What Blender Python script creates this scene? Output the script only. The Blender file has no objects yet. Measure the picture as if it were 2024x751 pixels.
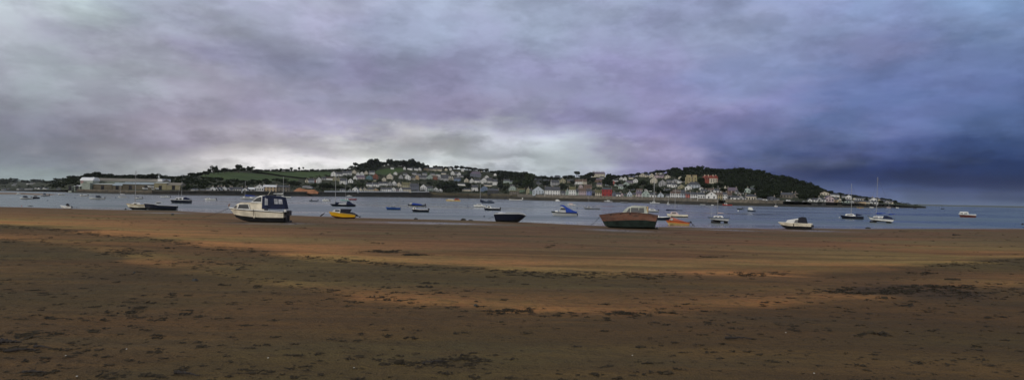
import bpy, math, random
import numpy as np
from mathutils import Vector, Matrix
random.seed(11); rng = np.random.default_rng(11)
S = bpy.context.scene; COL = S.collection

# ------------------------------------------------------------------ camera
F = 1206.0; EYE = 3.0
ROLL = math.atan(0.0195); PITCH = math.radians(0.698)
fwd = np.array([0, math.cos(PITCH), math.sin(PITCH)])
r0 = np.array([1., 0, 0]); u0 = np.array([0, -math.sin(PITCH), math.cos(PITCH)])
RT = math.cos(ROLL)*r0 + math.sin(ROLL)*u0
UP = -math.sin(ROLL)*r0 + math.cos(ROLL)*u0
def ray(px, py):
    d = (px-1012)/F*RT + (375.5-py)/F*UP + fwd
    return d[0]/d[1], d[2]/d[1]          # u = X/Y, a = (z-eye)/Y
def proj(x, y, z):
    v = np.array([x, y, z-EYE]); w = v@fwd
    return 1012+F*(v@RT)/w, 375.5-F*(v@UP)/w
cam = bpy.data.cameras.new('camera'); cam.sensor_width = 36; cam.lens = 36*F/2024
cam.clip_start = 0.1; cam.clip_end = 60000
co = bpy.data.objects.new('camera', cam); COL.objects.link(co)
co.matrix_world = Matrix(((RT[0], UP[0], -fwd[0], 0), (RT[1], UP[1], -fwd[1], 0), (RT[2], UP[2], -fwd[2], EYE), (0, 0, 0, 1)))
S.camera = co

# ------------------------------------------------------------------ materials
def lin(c): return tuple(((v/255)/12.92 if v/255 <= .04045 else ((v/255+.055)/1.055)**2.4) for v in c)
MATS = {}
def mat(name, rgb, rough=.7, var=.15, scale=3., bump=0., metal=0., rgb2=None, coord='Object', stretch=None, detail=5, spec=.3, lo=.35, hi=.65):
    if name in MATS: return MATS[name]
    m = bpy.data.materials.new(name); m.use_nodes = True; nt = m.node_tree; N = nt.nodes; L = nt.links
    b = N['Principled BSDF']; b.inputs['Roughness'].default_value = rough; b.inputs['Metallic'].default_value = metal
    b.inputs['Specular IOR Level'].default_value = spec
    tc = N.new('ShaderNodeTexCoord'); mp = N.new('ShaderNodeMapping'); L.new(tc.outputs[coord], mp.inputs[0])
    if stretch: mp.inputs['Scale'].default_value = stretch
    n = N.new('ShaderNodeTexNoise'); n.inputs['Scale'].default_value = scale; n.inputs['Detail'].default_value = detail
    L.new(mp.outputs[0], n.inputs['Vector'])
    cr = N.new('ShaderNodeValToRGB'); e = cr.color_ramp.elements
    c2 = rgb2 if rgb2 else tuple(min(1, c*(1+var)) for c in rgb)
    c1 = rgb if rgb2 else tuple(c*(1-var) for c in rgb)
    e[0].position = lo; e[0].color = (*c1, 1); e[1].position = hi; e[1].color = (*c2, 1)
    L.new(n.outputs['Fac'], cr.inputs[0]); L.new(cr.outputs[0], b.inputs['Base Color'])
    if bump:
        bp = N.new('ShaderNodeBump'); bp.inputs['Strength'].default_value = bump; bp.inputs['Distance'].default_value = .05
        L.new(n.outputs['Fac'], bp.inputs['Height']); L.new(bp.outputs[0], b.inputs['Normal'])
    MATS[name] = m; return m

# ------------------------------------------------------------------ objects
def tag(o, label=None, cat=None, group=None, kind=None):
    if label: o['label'] = label
    if cat: o['category'] = cat
    if group: o['group'] = group
    if kind: o['kind'] = kind
    return o
def empty(name, loc, rz=0, label=None, cat=None, group=None):
    o = bpy.data.objects.new(name, None); COL.objects.link(o)
    o.location = loc; o.rotation_euler = (0, 0, rz); o.empty_display_size = .1
    return tag(o, label, cat, group)
def link(name, me, parent=None):
    o = bpy.data.objects.new(name, me); COL.objects.link(o)
    if parent: o.parent = parent
    return o
class MB:
    def __init__(s, k=1.): s.v = []; s.f = []; s.m = []; s.k = k
    def add(s, vs, fs, mi=0):
        n = len(s.v); s.v += [tuple(c*s.k for c in p) for p in vs]
        s.f += [tuple(i+n for i in f) for f in fs]; s.m += [mi]*len(fs); return s
    def box(s, c, d, mi=0, rot=None):
        x, y, z = d[0]/2, d[1]/2, d[2]/2
        vs = [Vector((i*x, j*y, k*z)) for i in (-1, 1) for j in (-1, 1) for k in (-1, 1)]
        if rot: vs = [rot@v for v in vs]
        return s.add([(v.x+c[0], v.y+c[1], v.z+c[2]) for v in vs],
              [(0, 1, 3, 2), (4, 6, 7, 5), (0, 4, 5, 1), (2, 3, 7, 6), (0, 2, 6, 4), (1, 5, 7, 3)], mi)
    def tube(s, pts, rs, n=6, mi=0, cap=True, sq=1.):
        pts = [Vector(p) for p in pts]
        if not hasattr(rs, '__len__'): rs = [rs]*len(pts)
        vs = []; fs = []
        for i, p in enumerate(pts):
            t = (pts[min(i+1, len(pts)-1)]-pts[max(i-1, 0)]).normalized()
            a = t.cross(Vector((0, 0, 1)) if abs(t.z) < .9 else Vector((1, 0, 0))).normalized(); b = t.cross(a)
            for j in range(n):
                an = 2*math.pi*j/n; q = p+a*math.cos(an)*rs[i]+b*math.sin(an)*rs[i]*sq; vs.append(tuple(q))
        for i in range(len(pts)-1):
            for j in range(n):
                fs.append((i*n+j, i*n+(j+1) % n, (i+1)*n+(j+1) % n, (i+1)*n+j))
        if cap: fs += [tuple(range(n))[::-1], tuple(range((len(pts)-1)*n, len(pts)*n))]
        return s.add(vs, fs, mi)
    def shell(s, poly, w, mi=0, y0=0):     # poly of (x,z); w(z,x) half width
        n = len(poly)
        vs = [(x, y0-w(z, x), z) for x, z in poly]+[(x, y0+w(z, x), z) for x, z in poly]
        fs = [tuple(range(n))[::-1], tuple(range(n, 2*n))]+[(i, (i+1) % n, n+(i+1) % n, n+i) for i in range(n)]
        return s.add(vs, fs, mi)
    def plate(s, poly, w, off, mi=0, sides=(-1, 1)):      # thin plates lying on both sides of a shell
        n = len(poly)
        for sg in sides:
            vs = [(x, sg*(w(z, x)-off*.5), z) for x, z in poly]+[(x, sg*(w(z, x)+off), z) for x, z in poly]
            s.add(vs, [tuple(range(n)), tuple(range(n, 2*n))]+[(i, (i+1) % n, n+(i+1) % n, n+i) for i in range(n)], mi)
        return s
    def ball(s, c, r, mi=0, nu=8, nv=5):
        vs = [(c[0], c[1], c[2]-r[2])]; fs = []
        for i in range(1, nv):
            ph = -math.pi/2+math.pi*i/nv
            for j in range(nu):
                th = 2*math.pi*j/nu
                vs.append((c[0]+r[0]*math.cos(ph)*math.cos(th), c[1]+r[1]*math.cos(ph)*math.sin(th), c[2]+r[2]*math.sin(ph)))
        vs.append((c[0], c[1], c[2]+r[2])); t = len(vs)-1
        for j in range(nu):
            fs.append((0, 1+(j+1) % nu, 1+j)); b = 1+(nv-2)*nu; fs.append((t, b+j, b+(j+1) % nu))
            for i in range(nv-2): a = 1+i*nu; fs.append((a+j, a+(j+1) % nu, a+nu+(j+1) % nu, a+nu+j))
        return s.add(vs, fs, mi)
    def build(s, name, mats, parent=None, smooth=False, recalc=True):
        me = bpy.data.meshes.new(name); me.from_pydata(s.v, [], s.f)
        for m in (mats if isinstance(mats, (list, tuple)) else [mats]): me.materials.append(m)
        me.polygons.foreach_set('material_index', s.m)
        if recalc:
            import bmesh
            bm = bmesh.new(); bm.from_mesh(me); bmesh.ops.recalc_face_normals(bm, faces=bm.faces); bm.to_mesh(me); bm.free()
        if smooth: me.shade_smooth()
        me.update(); return link(name, me, parent)
def grid_mesh(name, V, nr, nc, mats, attrs=None, smooth=True, kind=None):
    me = bpy.data.meshes.new(name); V = V.reshape(-1, 3)
    i = np.arange((nr-1)*(nc-1)); r = i//(nc-1); c = i % (nc-1); a = r*nc+c
    Fc = np.stack([a, a+1, a+nc+1, a+nc], 1).astype(np.int32)
    me.vertices.add(len(V)); me.vertices.foreach_set('co', V.astype(np.float32).ravel())
    me.loops.add(Fc.size); me.loops.foreach_set('vertex_index', Fc.ravel())
    me.polygons.add(len(Fc)); me.polygons.foreach_set('loop_start', (np.arange(len(Fc))*4).astype(np.int32))
    for m in (mats if isinstance(mats, (list, tuple)) else [mats]): me.materials.append(m)
    me.update(calc_edges=True); me.validate()
    for k, arr in (attrs or {}).items():
        at = me.attributes.new(k, 'FLOAT', 'POINT'); at.data.foreach_set('value', arr.astype(np.float32).ravel())
    if smooth: me.shade_smooth()
    o = link(name, me)
    if kind: o['kind'] = kind
    return o
def quads_mesh(name, V, mats, parent=None):          # V: (n,4,3)
    me = bpy.data.meshes.new(name); n = len(V)
    me.vertices.add(n*4); me.vertices.foreach_set('co', V.astype(np.float32).ravel())
    me.loops.add(n*4); me.loops.foreach_set('vertex_index', np.arange(n*4, dtype=np.int32))
    me.polygons.add(n); me.polygons.foreach_set('loop_start', (np.arange(n)*4).astype(np.int32))
    me.materials.append(mats); me.update(calc_edges=True); me.validate()
    return me
def inpoly(x, y, P):
    r = np.zeros(np.shape(x), bool); n = len(P)
    for i in range(n):
        x1, y1 = P[i]; x2, y2 = P[(i+1) % n]
        if y1 == y2: continue
        c = ((y1 > y) != (y2 > y)) & (x < (x2-x1)*(y-y1)/(y2-y1)+x1); r ^= c
    return r
ORD = ['first','second','third','fourth','fifth','sixth','seventh','eighth','ninth','tenth','eleventh','twelfth','thirteenth','fourteenth','fifteenth','sixteenth','seventeenth','eighteenth','nineteenth','twentieth',
 'twenty-first','twenty-second','twenty-third','twenty-fourth','twenty-fifth','twenty-sixth','twenty-seventh','twenty-eighth','twenty-ninth','thirtieth']

# ------------------------------------------------------------------ node maths helper
class X:
    nt = None
    def __init__(s, o): s.o = o
    @staticmethod
    def m(op, *a, clamp=False):
        n = X.nt.nodes.new('ShaderNodeMath'); n.operation = op; n.use_clamp = clamp
        for i, v in enumerate(a):
            if isinstance(v, X): X.nt.links.new(v.o, n.inputs[i])
            else: n.inputs[i].default_value = v
        return X(n.outputs[0])
    def __add__(s, b): return X.m('ADD', s, b)
    __radd__ = __add__
    def __sub__(s, b): return X.m('SUBTRACT', s, b)
    def __rsub__(s, b): return X.m('SUBTRACT', b, s)
    def __mul__(s, b): return X.m('MULTIPLY', s, b)
    __rmul__ = __mul__
    def __truediv__(s, b): return X.m('DIVIDE', s, b)
    def smooth(s, a, b, lo=0., hi=1.):
        n = X.nt.nodes.new('ShaderNodeMapRange'); n.interpolation_type = 'SMOOTHSTEP'
        for i, v in ((1, a), (2, b), (3, lo), (4, hi)): n.inputs[i].default_value = v
        X.nt.links.new(s.o, n.inputs[0]); return X(n.outputs[0])
def xvec(*a):
    n = X.nt.nodes.new('ShaderNodeCombineXYZ')
    for i, v in enumerate(a):
        if isinstance(v, X): X.nt.links.new(v.o, n.inputs[i])
        else: n.inputs[i].default_value = v
    return X(n.outputs[0])
def xnoise(v, scale, detail=5, rough=.55, dist=0.):
    n = X.nt.nodes.new('ShaderNodeTexNoise'); n.inputs['Scale'].default_value = scale; n.inputs['Detail'].default_value = detail
    n.inputs['Roughness'].default_value = rough; n.inputs['Distortion'].default_value = dist
    X.nt.links.new(v.o, n.inputs['Vector']); return X(n.outputs[0])
def xramp(f, stops, interp='EASE'):
    n = X.nt.nodes.new('ShaderNodeValToRGB'); r = n.color_ramp; r.interpolation = interp
    while len(r.elements) < len(stops): r.elements.new(.5)
    for e, (p, c) in zip(r.elements, stops): e.position = p; e.color = (*c, 1)
    X.nt.links.new(f.o, n.inputs[0]); return X(n.outputs[0])
def xmix(f, a, b, mode='MIX'):
    n = X.nt.nodes.new('ShaderNodeMix'); n.data_type = 'RGBA'; n.blend_type = mode
    for i, v in ((0, f), (6, a), (7, b)):
        if isinstance(v, X): X.nt.links.new(v.o, n.inputs[i])
        elif i == 0: n.inputs[0].default_value = v
        else: n.inputs[i].default_value = (*v, 1)
    return X(n.outputs[2])
# ------------------------------------------------------------------ world: sky texture behind an overcast cloud deck
W = bpy.data.worlds.new('World'); S.world = W; W.use_nodes = True
nt = W.node_tree; X.nt = nt; bg = nt.nodes['Background']
SUN_EL, SUN_AZ = math.radians(26), math.radians(-140)   # azimuth from +Y, positive to +X : behind left
tc = nt.nodes.new('ShaderNodeTexCoord'); sp = nt.nodes.new('ShaderNodeSeparateXYZ'); nt.links.new(tc.outputs['Generated'], sp.inputs[0])
dx, dy, dz = (X(o) for o in sp.outputs)
D2 = 180/math.pi
az = X.m('ARCTAN2', dx, dy)*D2; el = X.m('ARCSINE', dz)*D2
den = X.m('MAXIMUM', dz, 0.)+.10
cx, cy = dx/den, dy/den
pv = xvec(cx, cy, 0.)
dv = xvec(dx*3., dy*3., dz*9.)
wa = (xnoise(dv, 1.3, 5, .55)-.5); wb = (xnoise(xvec(dx*3.+7., dy*3., dz*10.), 1.5, 6, .6)-.5)
az2 = az+wa*34.; el2 = el+wb*9.*(el.smooth(0., 6., .12, 1.))
fa = X.m('ADD', az2*(1/100.), .5, clamp=True)
def ds(c, k=.11):
    g_ = .3*c[0]+.6*c[1]+.1*c[2]; return tuple(v*(1-k)+g_*k*1.02 for v in c)
def row(cols):
    xs = [0, 250, 500, 750, 1012, 1270, 1520, 1770, 2024]
    return xramp(fa, [(math.degrees(math.atan((x-1012)/F))/100+.5, lin(ds(c))) for x, c in zip(xs, cols)])
rows = [
 (0.0, [(132,144,144),(150,152,152),(186,188,186),(204,204,200),(172,178,184),(134,136,162),(96,104,142),(82,100,132),(78,96,126)]),
 (0.8, [(130,140,144),(148,150,152),(180,182,180),(208,210,204),(178,180,186),(128,132,162),(84,94,136),(62,80,122),(44,64,106)]),
 (1.9, [(122,128,140),(142,144,150),(186,188,184),(190,190,188),(166,172,182),(120,122,158),(70,80,128),(36,54,104),(26,44,90)]),
 (3.2, [(120,124,138),(134,134,144),(162,162,162),(176,178,176),(160,166,174),(130,128,164),(82,90,140),(44,62,114),(30,52,100)]),
 (4.6, [(124,128,144),(134,132,146),(146,144,154),(170,172,172),(164,170,178),(138,136,168),(90,98,144),(62,80,130),(50,72,120)]),
 (7.2, [(142,148,160),(140,140,156),(140,138,160),(138,136,162),(136,138,166),(128,126,166),(106,112,158),(88,106,154),(76,98,146)]),
 (11., [(158,166,176),(146,148,166),(136,136,164),(132,134,164),(138,144,176),(132,134,172),(118,128,170),(102,122,168),(94,118,162)]),
 (15., [(178,190,198),(154,162,180),(156,160,186),(144,150,180),(150,160,190),(140,148,184),(130,142,182),(126,146,188),(120,144,188)]),
 (19., [(188,198,206),(160,168,188),(168,176,198),(158,166,194),(154,164,194),(144,154,190),(136,148,188),(136,156,196),(128,152,194)]),
]
c = row(rows[0][1])
for (e0, _), (e1, cs) in zip(rows, rows[1:]):
    c = xmix(el2.smooth(e0, e1), c, row(cs))
# cloud structure: puffy bodies, finer lumps, and a few bright breaks and dark bellies low over the hills
n1 = xnoise(pv, .55, 6, .5, .2)
n3 = xnoise(xvec(dx*3.+2., dy*3., dz*6.), 1.35, 8, .52, .1); n4 = xnoise(xvec(dx*3., dy*3.+5., dz*6.5), 4.6, 8, .6, .1)
streak = xnoise(xvec(dx*3.2+3., dy*3.2, dz*11.), 2.2, 7, .58, .2)
lump = n3.smooth(.43, .57, -.5, .5); n5 = xnoise(xvec(dx*3., dy*3.+8., dz*7.), 11., 6, .65, .1)
br = 1.12+(n1-.5)*.25+lump*.17+(n3-.5)*.45+n4.smooth(.42, .58, -.5, .5)*.11+(n4-.5)*.26+(n5-.5)*.20+(streak-.5)*.34
az3 = az+(n4-.5)*9.+wa*8.; el3 = el+(streak-.5)*3.2+(n4-.5)*2.5
def spot(px, py, rx, ry, g):
    u_, a_ = ray(px, py); A = math.degrees(math.atan(u_)); E = math.degrees(math.atan(a_*math.cos(math.atan(u_))))
    qa = (az3-A)*(1/(rx/F*D2)); qe = (el3-E)*(1/(ry/F*D2)); return X.m('EXPONENT', (qa*qa+qe*qe)*-1.)*g
for s_ in ((330,172,60,18,.30),(480,255,220,18,.34),(740,240,110,12,.24),(620,324,190,15,.95),(850,322,120,10,.40),(1000,268,120,14,.42),(1090,285,60,24,.28),(1225,268,120,12,.36),(1010,330,70,8,.40),(1200,330,90,8,.22),(1480,205,150,16,.20),(1420,290,120,14,.14),(60,350,60,6,.18),(1760,372,120,5,.22),(760,60,160,60,.08),
           (520,205,190,22,-.06),(880,285,70,14,-.16),(1130,160,110,26,-.16),(1450,60,130,40,-.14),(1600,335,230,12,-.16),(1900,345,200,26,-.22),(250,225,120,18,-.10),(700,288,120,8,-.14)):
    br = br+spot(*s_)
br = X.m('MAXIMUM', br, .4)
hue = xnoise(xvec(dx*3., dy*3.+9., dz*5.), 1.6, 4, .5, .3)
c = xmix(1., c, xmix(hue.smooth(.35, .65), (.98,1.02,.98), (1.035,.985,1.02)), 'MULTIPLY')
rear = X.m('ABSOLUTE', az).smooth(55., 110.)
c = xmix(rear, c, (.56, .56, .58))
hi_ = el.smooth(20., 50.)
c = xmix(hi_*(1.-rear), c, (.34, .37, .46))
vm = nt.nodes.new('ShaderNodeVectorMath'); vm.operation = 'SCALE'; nt.links.new(c.o, vm.inputs[0]); nt.links.new(br.o, vm.inputs['Scale'])
sky = nt.nodes.new('ShaderNodeTexSky'); sky.sky_type = 'NISHITA'; sky.sun_disc = False
sky.sun_elevation = SUN_EL; sky.sun_rotation = SUN_AZ; sky.air_density = 1.; sky.dust_density = 2.
BGS = .10
v2 = nt.nodes.new('ShaderNodeVectorMath'); v2.operation = 'SCALE'; nt.links.new(vm.outputs[0], v2.inputs[0]); v2.inputs['Scale'].default_value = 1/BGS
thin = n1.smooth(.52, .8, .0, .10)
out = xmix(thin, X(v2.outputs[0]), X(sky.outputs[0]))
nt.links.new(out.o, bg.inputs['Color']); bg.inputs['Strength'].default_value = BGS
sl = bpy.data.lights.new('sun', 'SUN'); sl.energy = 1.4; sl.angle = math.radians(14); sl.color = (1., .95, .88)
so = bpy.data.objects.new('sun', sl); COL.objects.link(so)
sd = Vector((math.sin(SUN_AZ)*math.cos(SUN_EL), math.cos(SUN_AZ)*math.cos(SUN_EL), math.sin(SUN_EL)))
so.rotation_euler = sd.to_track_quat('Z', 'Y').to_euler()
S.view_settings.view_transform = 'Standard'; S.view_settings.look = 'None'; S.view_settings.exposure = 0; S.view_settings.gamma = 1
S.cycles.max_bounces = 6; S.cycles.diffuse_bounces = 2; S.cycles.glossy_bounces = 3; S.cycles.transparent_max_bounces = 6
# ------------------------------------------------------------------ beach
def wpt(px, py, z=0.):                     # a point of the photograph on the level z
    u, a = ray(px, py); Y = (z-EYE)/a; return u*Y, Y
SH = [(-300,404),(0,408.5),(120,411.5),(240,414),(340,416),(430,420),(500,422),(620,427),(700,429.5),(840,433),(920,435),(1000,437.5),(1050,439.5),(1180,445),(1280,448),(1350,448.5),(1400,450.5),(1500,451),(1650,451),(1800,451),(1900,451),(2024,451.5),(2300,454)]
_s = np.array([wpt(*p) for p in SH]); SX, SY = _s[:, 0], _s[:, 1]
def shore(x): return np.interp(x, SX, SY)
def vnoise(x, y, seed=0):
    xi = np.floor(x).astype(int); yi = np.floor(y).astype(int); fx = x-xi; fy = y-yi
    fx = fx*fx*(3-2*fx); fy = fy*fy*(3-2*fy)
    def h(a, b):
        n = (a*374761393+b*668265263+seed*974711) & 0x7fffffff; n = ((n ^ (n >> 13))*1274126177) & 0x7fffffff
        return ((n ^ (n >> 16)) & 0xffff)/65535.
    return (h(xi, yi)*(1-fx)+h(xi+1, yi)*fx)*(1-fy)+(h(xi, yi+1)*(1-fx)+h(xi+1, yi+1)*fx)*fy
def fbm(x, y, seed=0, o=4):
    x = np.asarray(x, float); y = np.asarray(y, float); s = 0.; a = .5
    for i in range(o): s = s+a*vnoise(x*2**i+17*i, y*2**i, seed+i); a *= .5
    return s/(1-.5**o)
def sand0(x, y): return 1.4*(1-y/shore(x))
def on_sand(px, py):
    u, a = ray(px, py); Y = 5.
    lo, hi = 1., 140.
    for _ in range(40):
        m = (lo+hi)/2
        if EYE+a*m > sand0(u*m, m): lo = m
        else: hi = m
    return u*lo, lo
def curve(pts):
    P = np.array([on_sand(*p) for p in pts]); return lambda x: np.interp(x, P[:, 0], P[:, 1])
W1 = curve([(-60,438),(0,445),(150,458),(300,475),(480,499),(650,515),(860,532),(1100,545),(1330,549),(1500,546),(1700,536),(1900,526),(2024,516),(2100,510)])
W2 = curve([(-60,470),(150,490),(300,525),(450,556),(650,586),(820,603),(1000,618),(1200,626),(1400,620),(1600,603),(1750,596),(1900,580),(2024,562),(2100,556)])
def sand_h(x, y):
    z = sand0(x, y)
    near = np.clip(1-np.abs(y)/60, 0.15, 1)
    z = z+(fbm(x*.10, y*.22, 2)-.5)*.07+(fbm(x*.35, y*.5, 3)-.5)*.10*near+(fbm(x*2.1, y*2.6, 5)-.5)*.05*near*np.clip(1.2-np.abs(y)/35, 0, 1)+(fbm(x*9., y*9., 8, 3)-.5)*.022*np.clip(1.2-np.abs(y)/14, 0, 1)
    d1 = (y-W1(x))/(.05*W1(x)+.3); z = z+.05*np.exp(-np.clip(d1-.8, -3, 3)**2*1.2)
    d2 = (y-W2(x))/(.05*W2(x)+.3); z = z+.03*np.exp(-np.clip(d2-.8, -3, 3)**2*1.2)
    return z
nr, nc = 460, 760
yy = np.sinh(np.linspace(math.asinh(-60/3.), math.asinh(135/3.), nr))*3.
uu = np.sinh(np.linspace(-2.2, 2.2, nc))/math.sinh(2.2)*2.6
Yg, Ug = np.meshgrid(yy, uu, indexing='ij'); Xg = Ug*(np.abs(Yg)+4)
Zg = sand_h(Xg, Yg)
tt = Yg/shore(Xg)
w1 = W1(Xg); w2 = W2(Xg)
wob = (fbm(Xg*.12, Yg*.25, 21)-.5)*2; wob2 = (fbm(Xg*.5, Yg*1.6, 25)-.5)*2
d1 = np.log(np.maximum(Yg, .1)/w1)+wob*.06+wob2*.05   # >0 beyond the upper tide line
d2 = np.log(np.maximum(Yg, .1)/w2)+wob*.06+wob2*.04
band1 = np.exp(-(np.clip(d1, 0, 9)/.34)**1.4)*(d1 > 0)*np.clip(d1/.06+.1, 0, 1)
band2 = np.exp(-(np.clip(d2, 0, 9)/.13)**1.4)*np.clip((d2+.02)/.05, 0, 1)*.62
dry = np.clip(band1+band2, 0, 1)*np.clip(.85+wob*.4+wob2*.4, .3, 1)
upper = np.clip(d1/.1, 0, 1)
wet = np.clip((tt-.955+(fbm(Xg*.12, Yg*.4, 81)-.5)*.09)/.035, 0, 1)
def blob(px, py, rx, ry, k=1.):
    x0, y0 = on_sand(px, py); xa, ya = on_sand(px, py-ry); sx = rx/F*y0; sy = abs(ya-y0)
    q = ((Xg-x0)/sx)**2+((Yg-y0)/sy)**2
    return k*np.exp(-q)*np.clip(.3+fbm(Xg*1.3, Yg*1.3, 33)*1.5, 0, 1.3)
dark = blob(1800,578,120,7,1.)+blob(1850,571,80,4,.8)+blob(1720,582,70,3,.8)+blob(1760,578,60,8,.7)+blob(1880,578,60,6,.6)+blob(245,502,45,7,.7)+blob(120,495,90,12,.35)+blob(780,500,60,5,.6)+blob(620,575,90,7,.4)+blob(1240,624,60,5,.6)+blob(900,712,70,12,.35)+blob(515,440,62,2.5,1.)+blob(1240,452,62,2.,1.)+blob(1572,453.5,34,1.5,1.)+blob(1008,439.5,34,1.3,1.)+blob(676,432,28,1.2,.9)+blob(318,416,32,1.,.9)+blob(270,415,20,1.,.9)+blob(700,445,260,2.5,.4)+blob(400,434,120,2,.4)+blob(1500,462,400,3,.3)+blob(180,560,160,28,.35)+blob(330,530,100,14,.3)+blob(900,560,200,16,.25)+blob(1350,575,140,12,.2)+blob(1560,640,60,14,.35)+blob(1870,640,120,16,.35)  # weed and mud patches, plus contact shade painted under the grounded boats
wet = np.clip(wet+blob(1225,455,60,2.2,1.)+blob(540,441.5,60,2.,.9)+blob(1600,456,60,1.8,.9)+blob(850,441,130,1.8,1.1)+blob(1440,455,60,1.3,.9)+blob(330,421,50,1.3,.8), 0, 1)
dark = dark+blob(1810,574,70,14,.8)+blob(1760,580,120,5,.7)
dark = np.clip(dark, 0, 1)
right_dark = np.clip((Ug-.05)/.9, 0, 1)*np.clip(1.15-d1*3, 0, 1)*np.clip(.6+fbm(Xg*.3, Yg*.3, 71)*.9, 0, 1.2)  # sand colour goes darker towards the right, mainly below the upper tide line
X.nt = None
sm = bpy.data.materials.new('beach_sand'); sm.use_nodes = True; X.nt = sm.node_tree; N = sm.node_tree.nodes; LK = sm.node_tree.links
pb = N['Principled BSDF']
def attr(n):
    a = N.new('ShaderNodeAttribute'); a.attribute_name = n; return X(a.outputs['Fac'])
geo = N.new('ShaderNodeNewGeometry'); sx = N.new('ShaderNodeSeparateXYZ'); LK.new(geo.outputs['Position'], sx.inputs[0])
gx, gy = X(sx.outputs[0]), X(sx.outputs[1])
big = xnoise(xvec(gx*.10, gy*.30, 0.), 1., 6, .6, .5)
strk = xnoise(xvec(gx*.25, gy*1.8, 3.), 1., 5, .6, .4)
med = xnoise(xvec(gx*2.2, gy*3.0, 0.), 1., 6, .65, .3)
fine = xnoise(xvec(gx*9., gy*11., 0.), 1., 5, .7)
grain = xnoise(xvec(gx*60., gy*60., 0.), 1., 3, .7)
low = xmix(big.smooth(.35, .65), lin((78,64,43)), lin((65,59,42)))
low = xmix(strk.smooth(.40, .62, 0., .45), low, lin((104,80,46)))
upc = xmix(big.smooth(.35, .65), lin((108,82,62)), lin((92,79,62)))
c = xmix(attr('upper'), low, upc)
c = xmix(attr('dry'), c, xmix(med.smooth(.3, .7), lin((178,126,76)), lin((188,150,88))))
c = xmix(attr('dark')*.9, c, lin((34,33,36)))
c = xmix(attr('wet')*.7, c, lin((82,72,60)))
strk3 = xnoise(xvec(gx*.06, gy*.55, 2.), 1., 6, .62, .5)
c = xmix(strk3.smooth(.46, .60, 0., .55), c, lin((60,47,32)))
c = xmix(strk3.smooth(.44, .30, 0., .30), c, lin((122,96,66)))
strk2 = xnoise(xvec(gx*.5, gy*4.5, 9.), 1., 6, .65, .6)
c = xmix(strk2.smooth(.50, .64, 0., .5), c, lin((58,46,33)))
hue = xnoise(xvec(gx*.09, gy*.16, 30.), 1., 4, .5, .4); c = xmix(1., c, xmix(hue.smooth(.38, .62), (1.14,.94,.92), (.90,1.05,.95)), 'MULTIPLY')
c = xmix(med.smooth(.50, .64, 0., .45), c, lin((56,45,32)))
c = xmix(fine.smooth(.52, .66, 0., .72), c, lin((44,38,30)))
c = xmix(attr('right_dark')*.6, c, xmix(1., c, (.50,.54,.50), 'MULTIPLY'))
c = xmix(grain.smooth(.30, .75, 0., .35), c, lin((140,116,80)))
LK.new(c.o, pb.inputs['Base Color'])
rg = attr('wet')*-.58+.84; LK.new(rg.o, pb.inputs['Roughness']); sp_ = attr('wet')*.45+.06; LK.new(sp_.o, pb.inputs['Specular IOR Level'])
bp = N.new('ShaderNodeBump'); bp.inputs['Strength'].default_value = 1.; bp.inputs['Distance'].default_value = .07
hgt = med*1.2+fine*.5+grain*.10; LK.new(hgt.o, bp.inputs['Height']); LK.new(bp.outputs[0], pb.inputs['Normal'])
grid_mesh('beach', np.stack([Xg, Yg, Zg], -1), nr, nc, sm, dict(dry=dry, upper=upper, wet=wet, dark=dark, right_dark=right_dark), kind='structure')

# ------------------------------------------------------------------ estuary bed and water
bm_ = MB(); bm_.add([(-30000,-30000,-3.2),(30000,-30000,-3.2),(30000,30000,-3.2),(-30000,30000,-3.2)], [(0,1,2,3)])
bm_.build('sea_bed', mat('bed_mud', (.08,.065,.05), .9))['kind'] = 'structure'
wm = bpy.data.materials.new('estuary_water'); wm.use_nodes = True; X.nt = wm.node_tree; N = wm.node_tree.nodes; LK = wm.node_tree.links
pb = N['Principled BSDF']; pb.inputs['Base Color'].default_value = (.045, .062, .07, 1); pb.inputs['Roughness'].default_value = .22
pb.inputs['IOR'].default_value = 1.33; pb.inputs['Specular IOR Level'].default_value = .5
geo = N.new('ShaderNodeNewGeometry'); sx = N.new('ShaderNodeSeparateXYZ'); LK.new(geo.outputs['Position'], sx.inputs[0])
gx, gy = X(sx.outputs[0]), X(sx.outputs[1])
wv = xnoise(xvec(gx*.9, gy*2.2, 0.), 1., 4, .6, .3); wl = xnoise(xvec(gx*.05, gy*.25, 0.), 1., 4, .6, .5); wf = xnoise(xvec(gx*.012, gy*.05, 5.), 1., 4, .6, .5)
h = wv*.30+wl*.7
bp = N.new('ShaderNodeBump'); bp.inputs['Strength'].default_value = .55; bp.inputs['Distance'].default_value = .25
LK.new(h.o, bp.inputs['Height']); LK.new(bp.outputs[0], pb.inputs['Normal'])
rr = wf.smooth(.38, .62, .09, .36); LK.new(rr.o, pb.inputs['Roughness'])
cc = xmix(wl.smooth(.35, .65), (.045,.072,.068), (.085,.11,.105))
cc = xmix(gy.smooth(100., 66., 0., .75), cc, (.20,.20,.18)); LK.new(cc.o, pb.inputs['Base Color'])
b = MB(); b.add([(-30000,55,0),(30000,55,0),(30000,30000,0),(-30000,30000,0)], [(0,1,2,3)])
o = b.build('estuary_water', wm); o['kind'] = 'structure'

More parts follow.
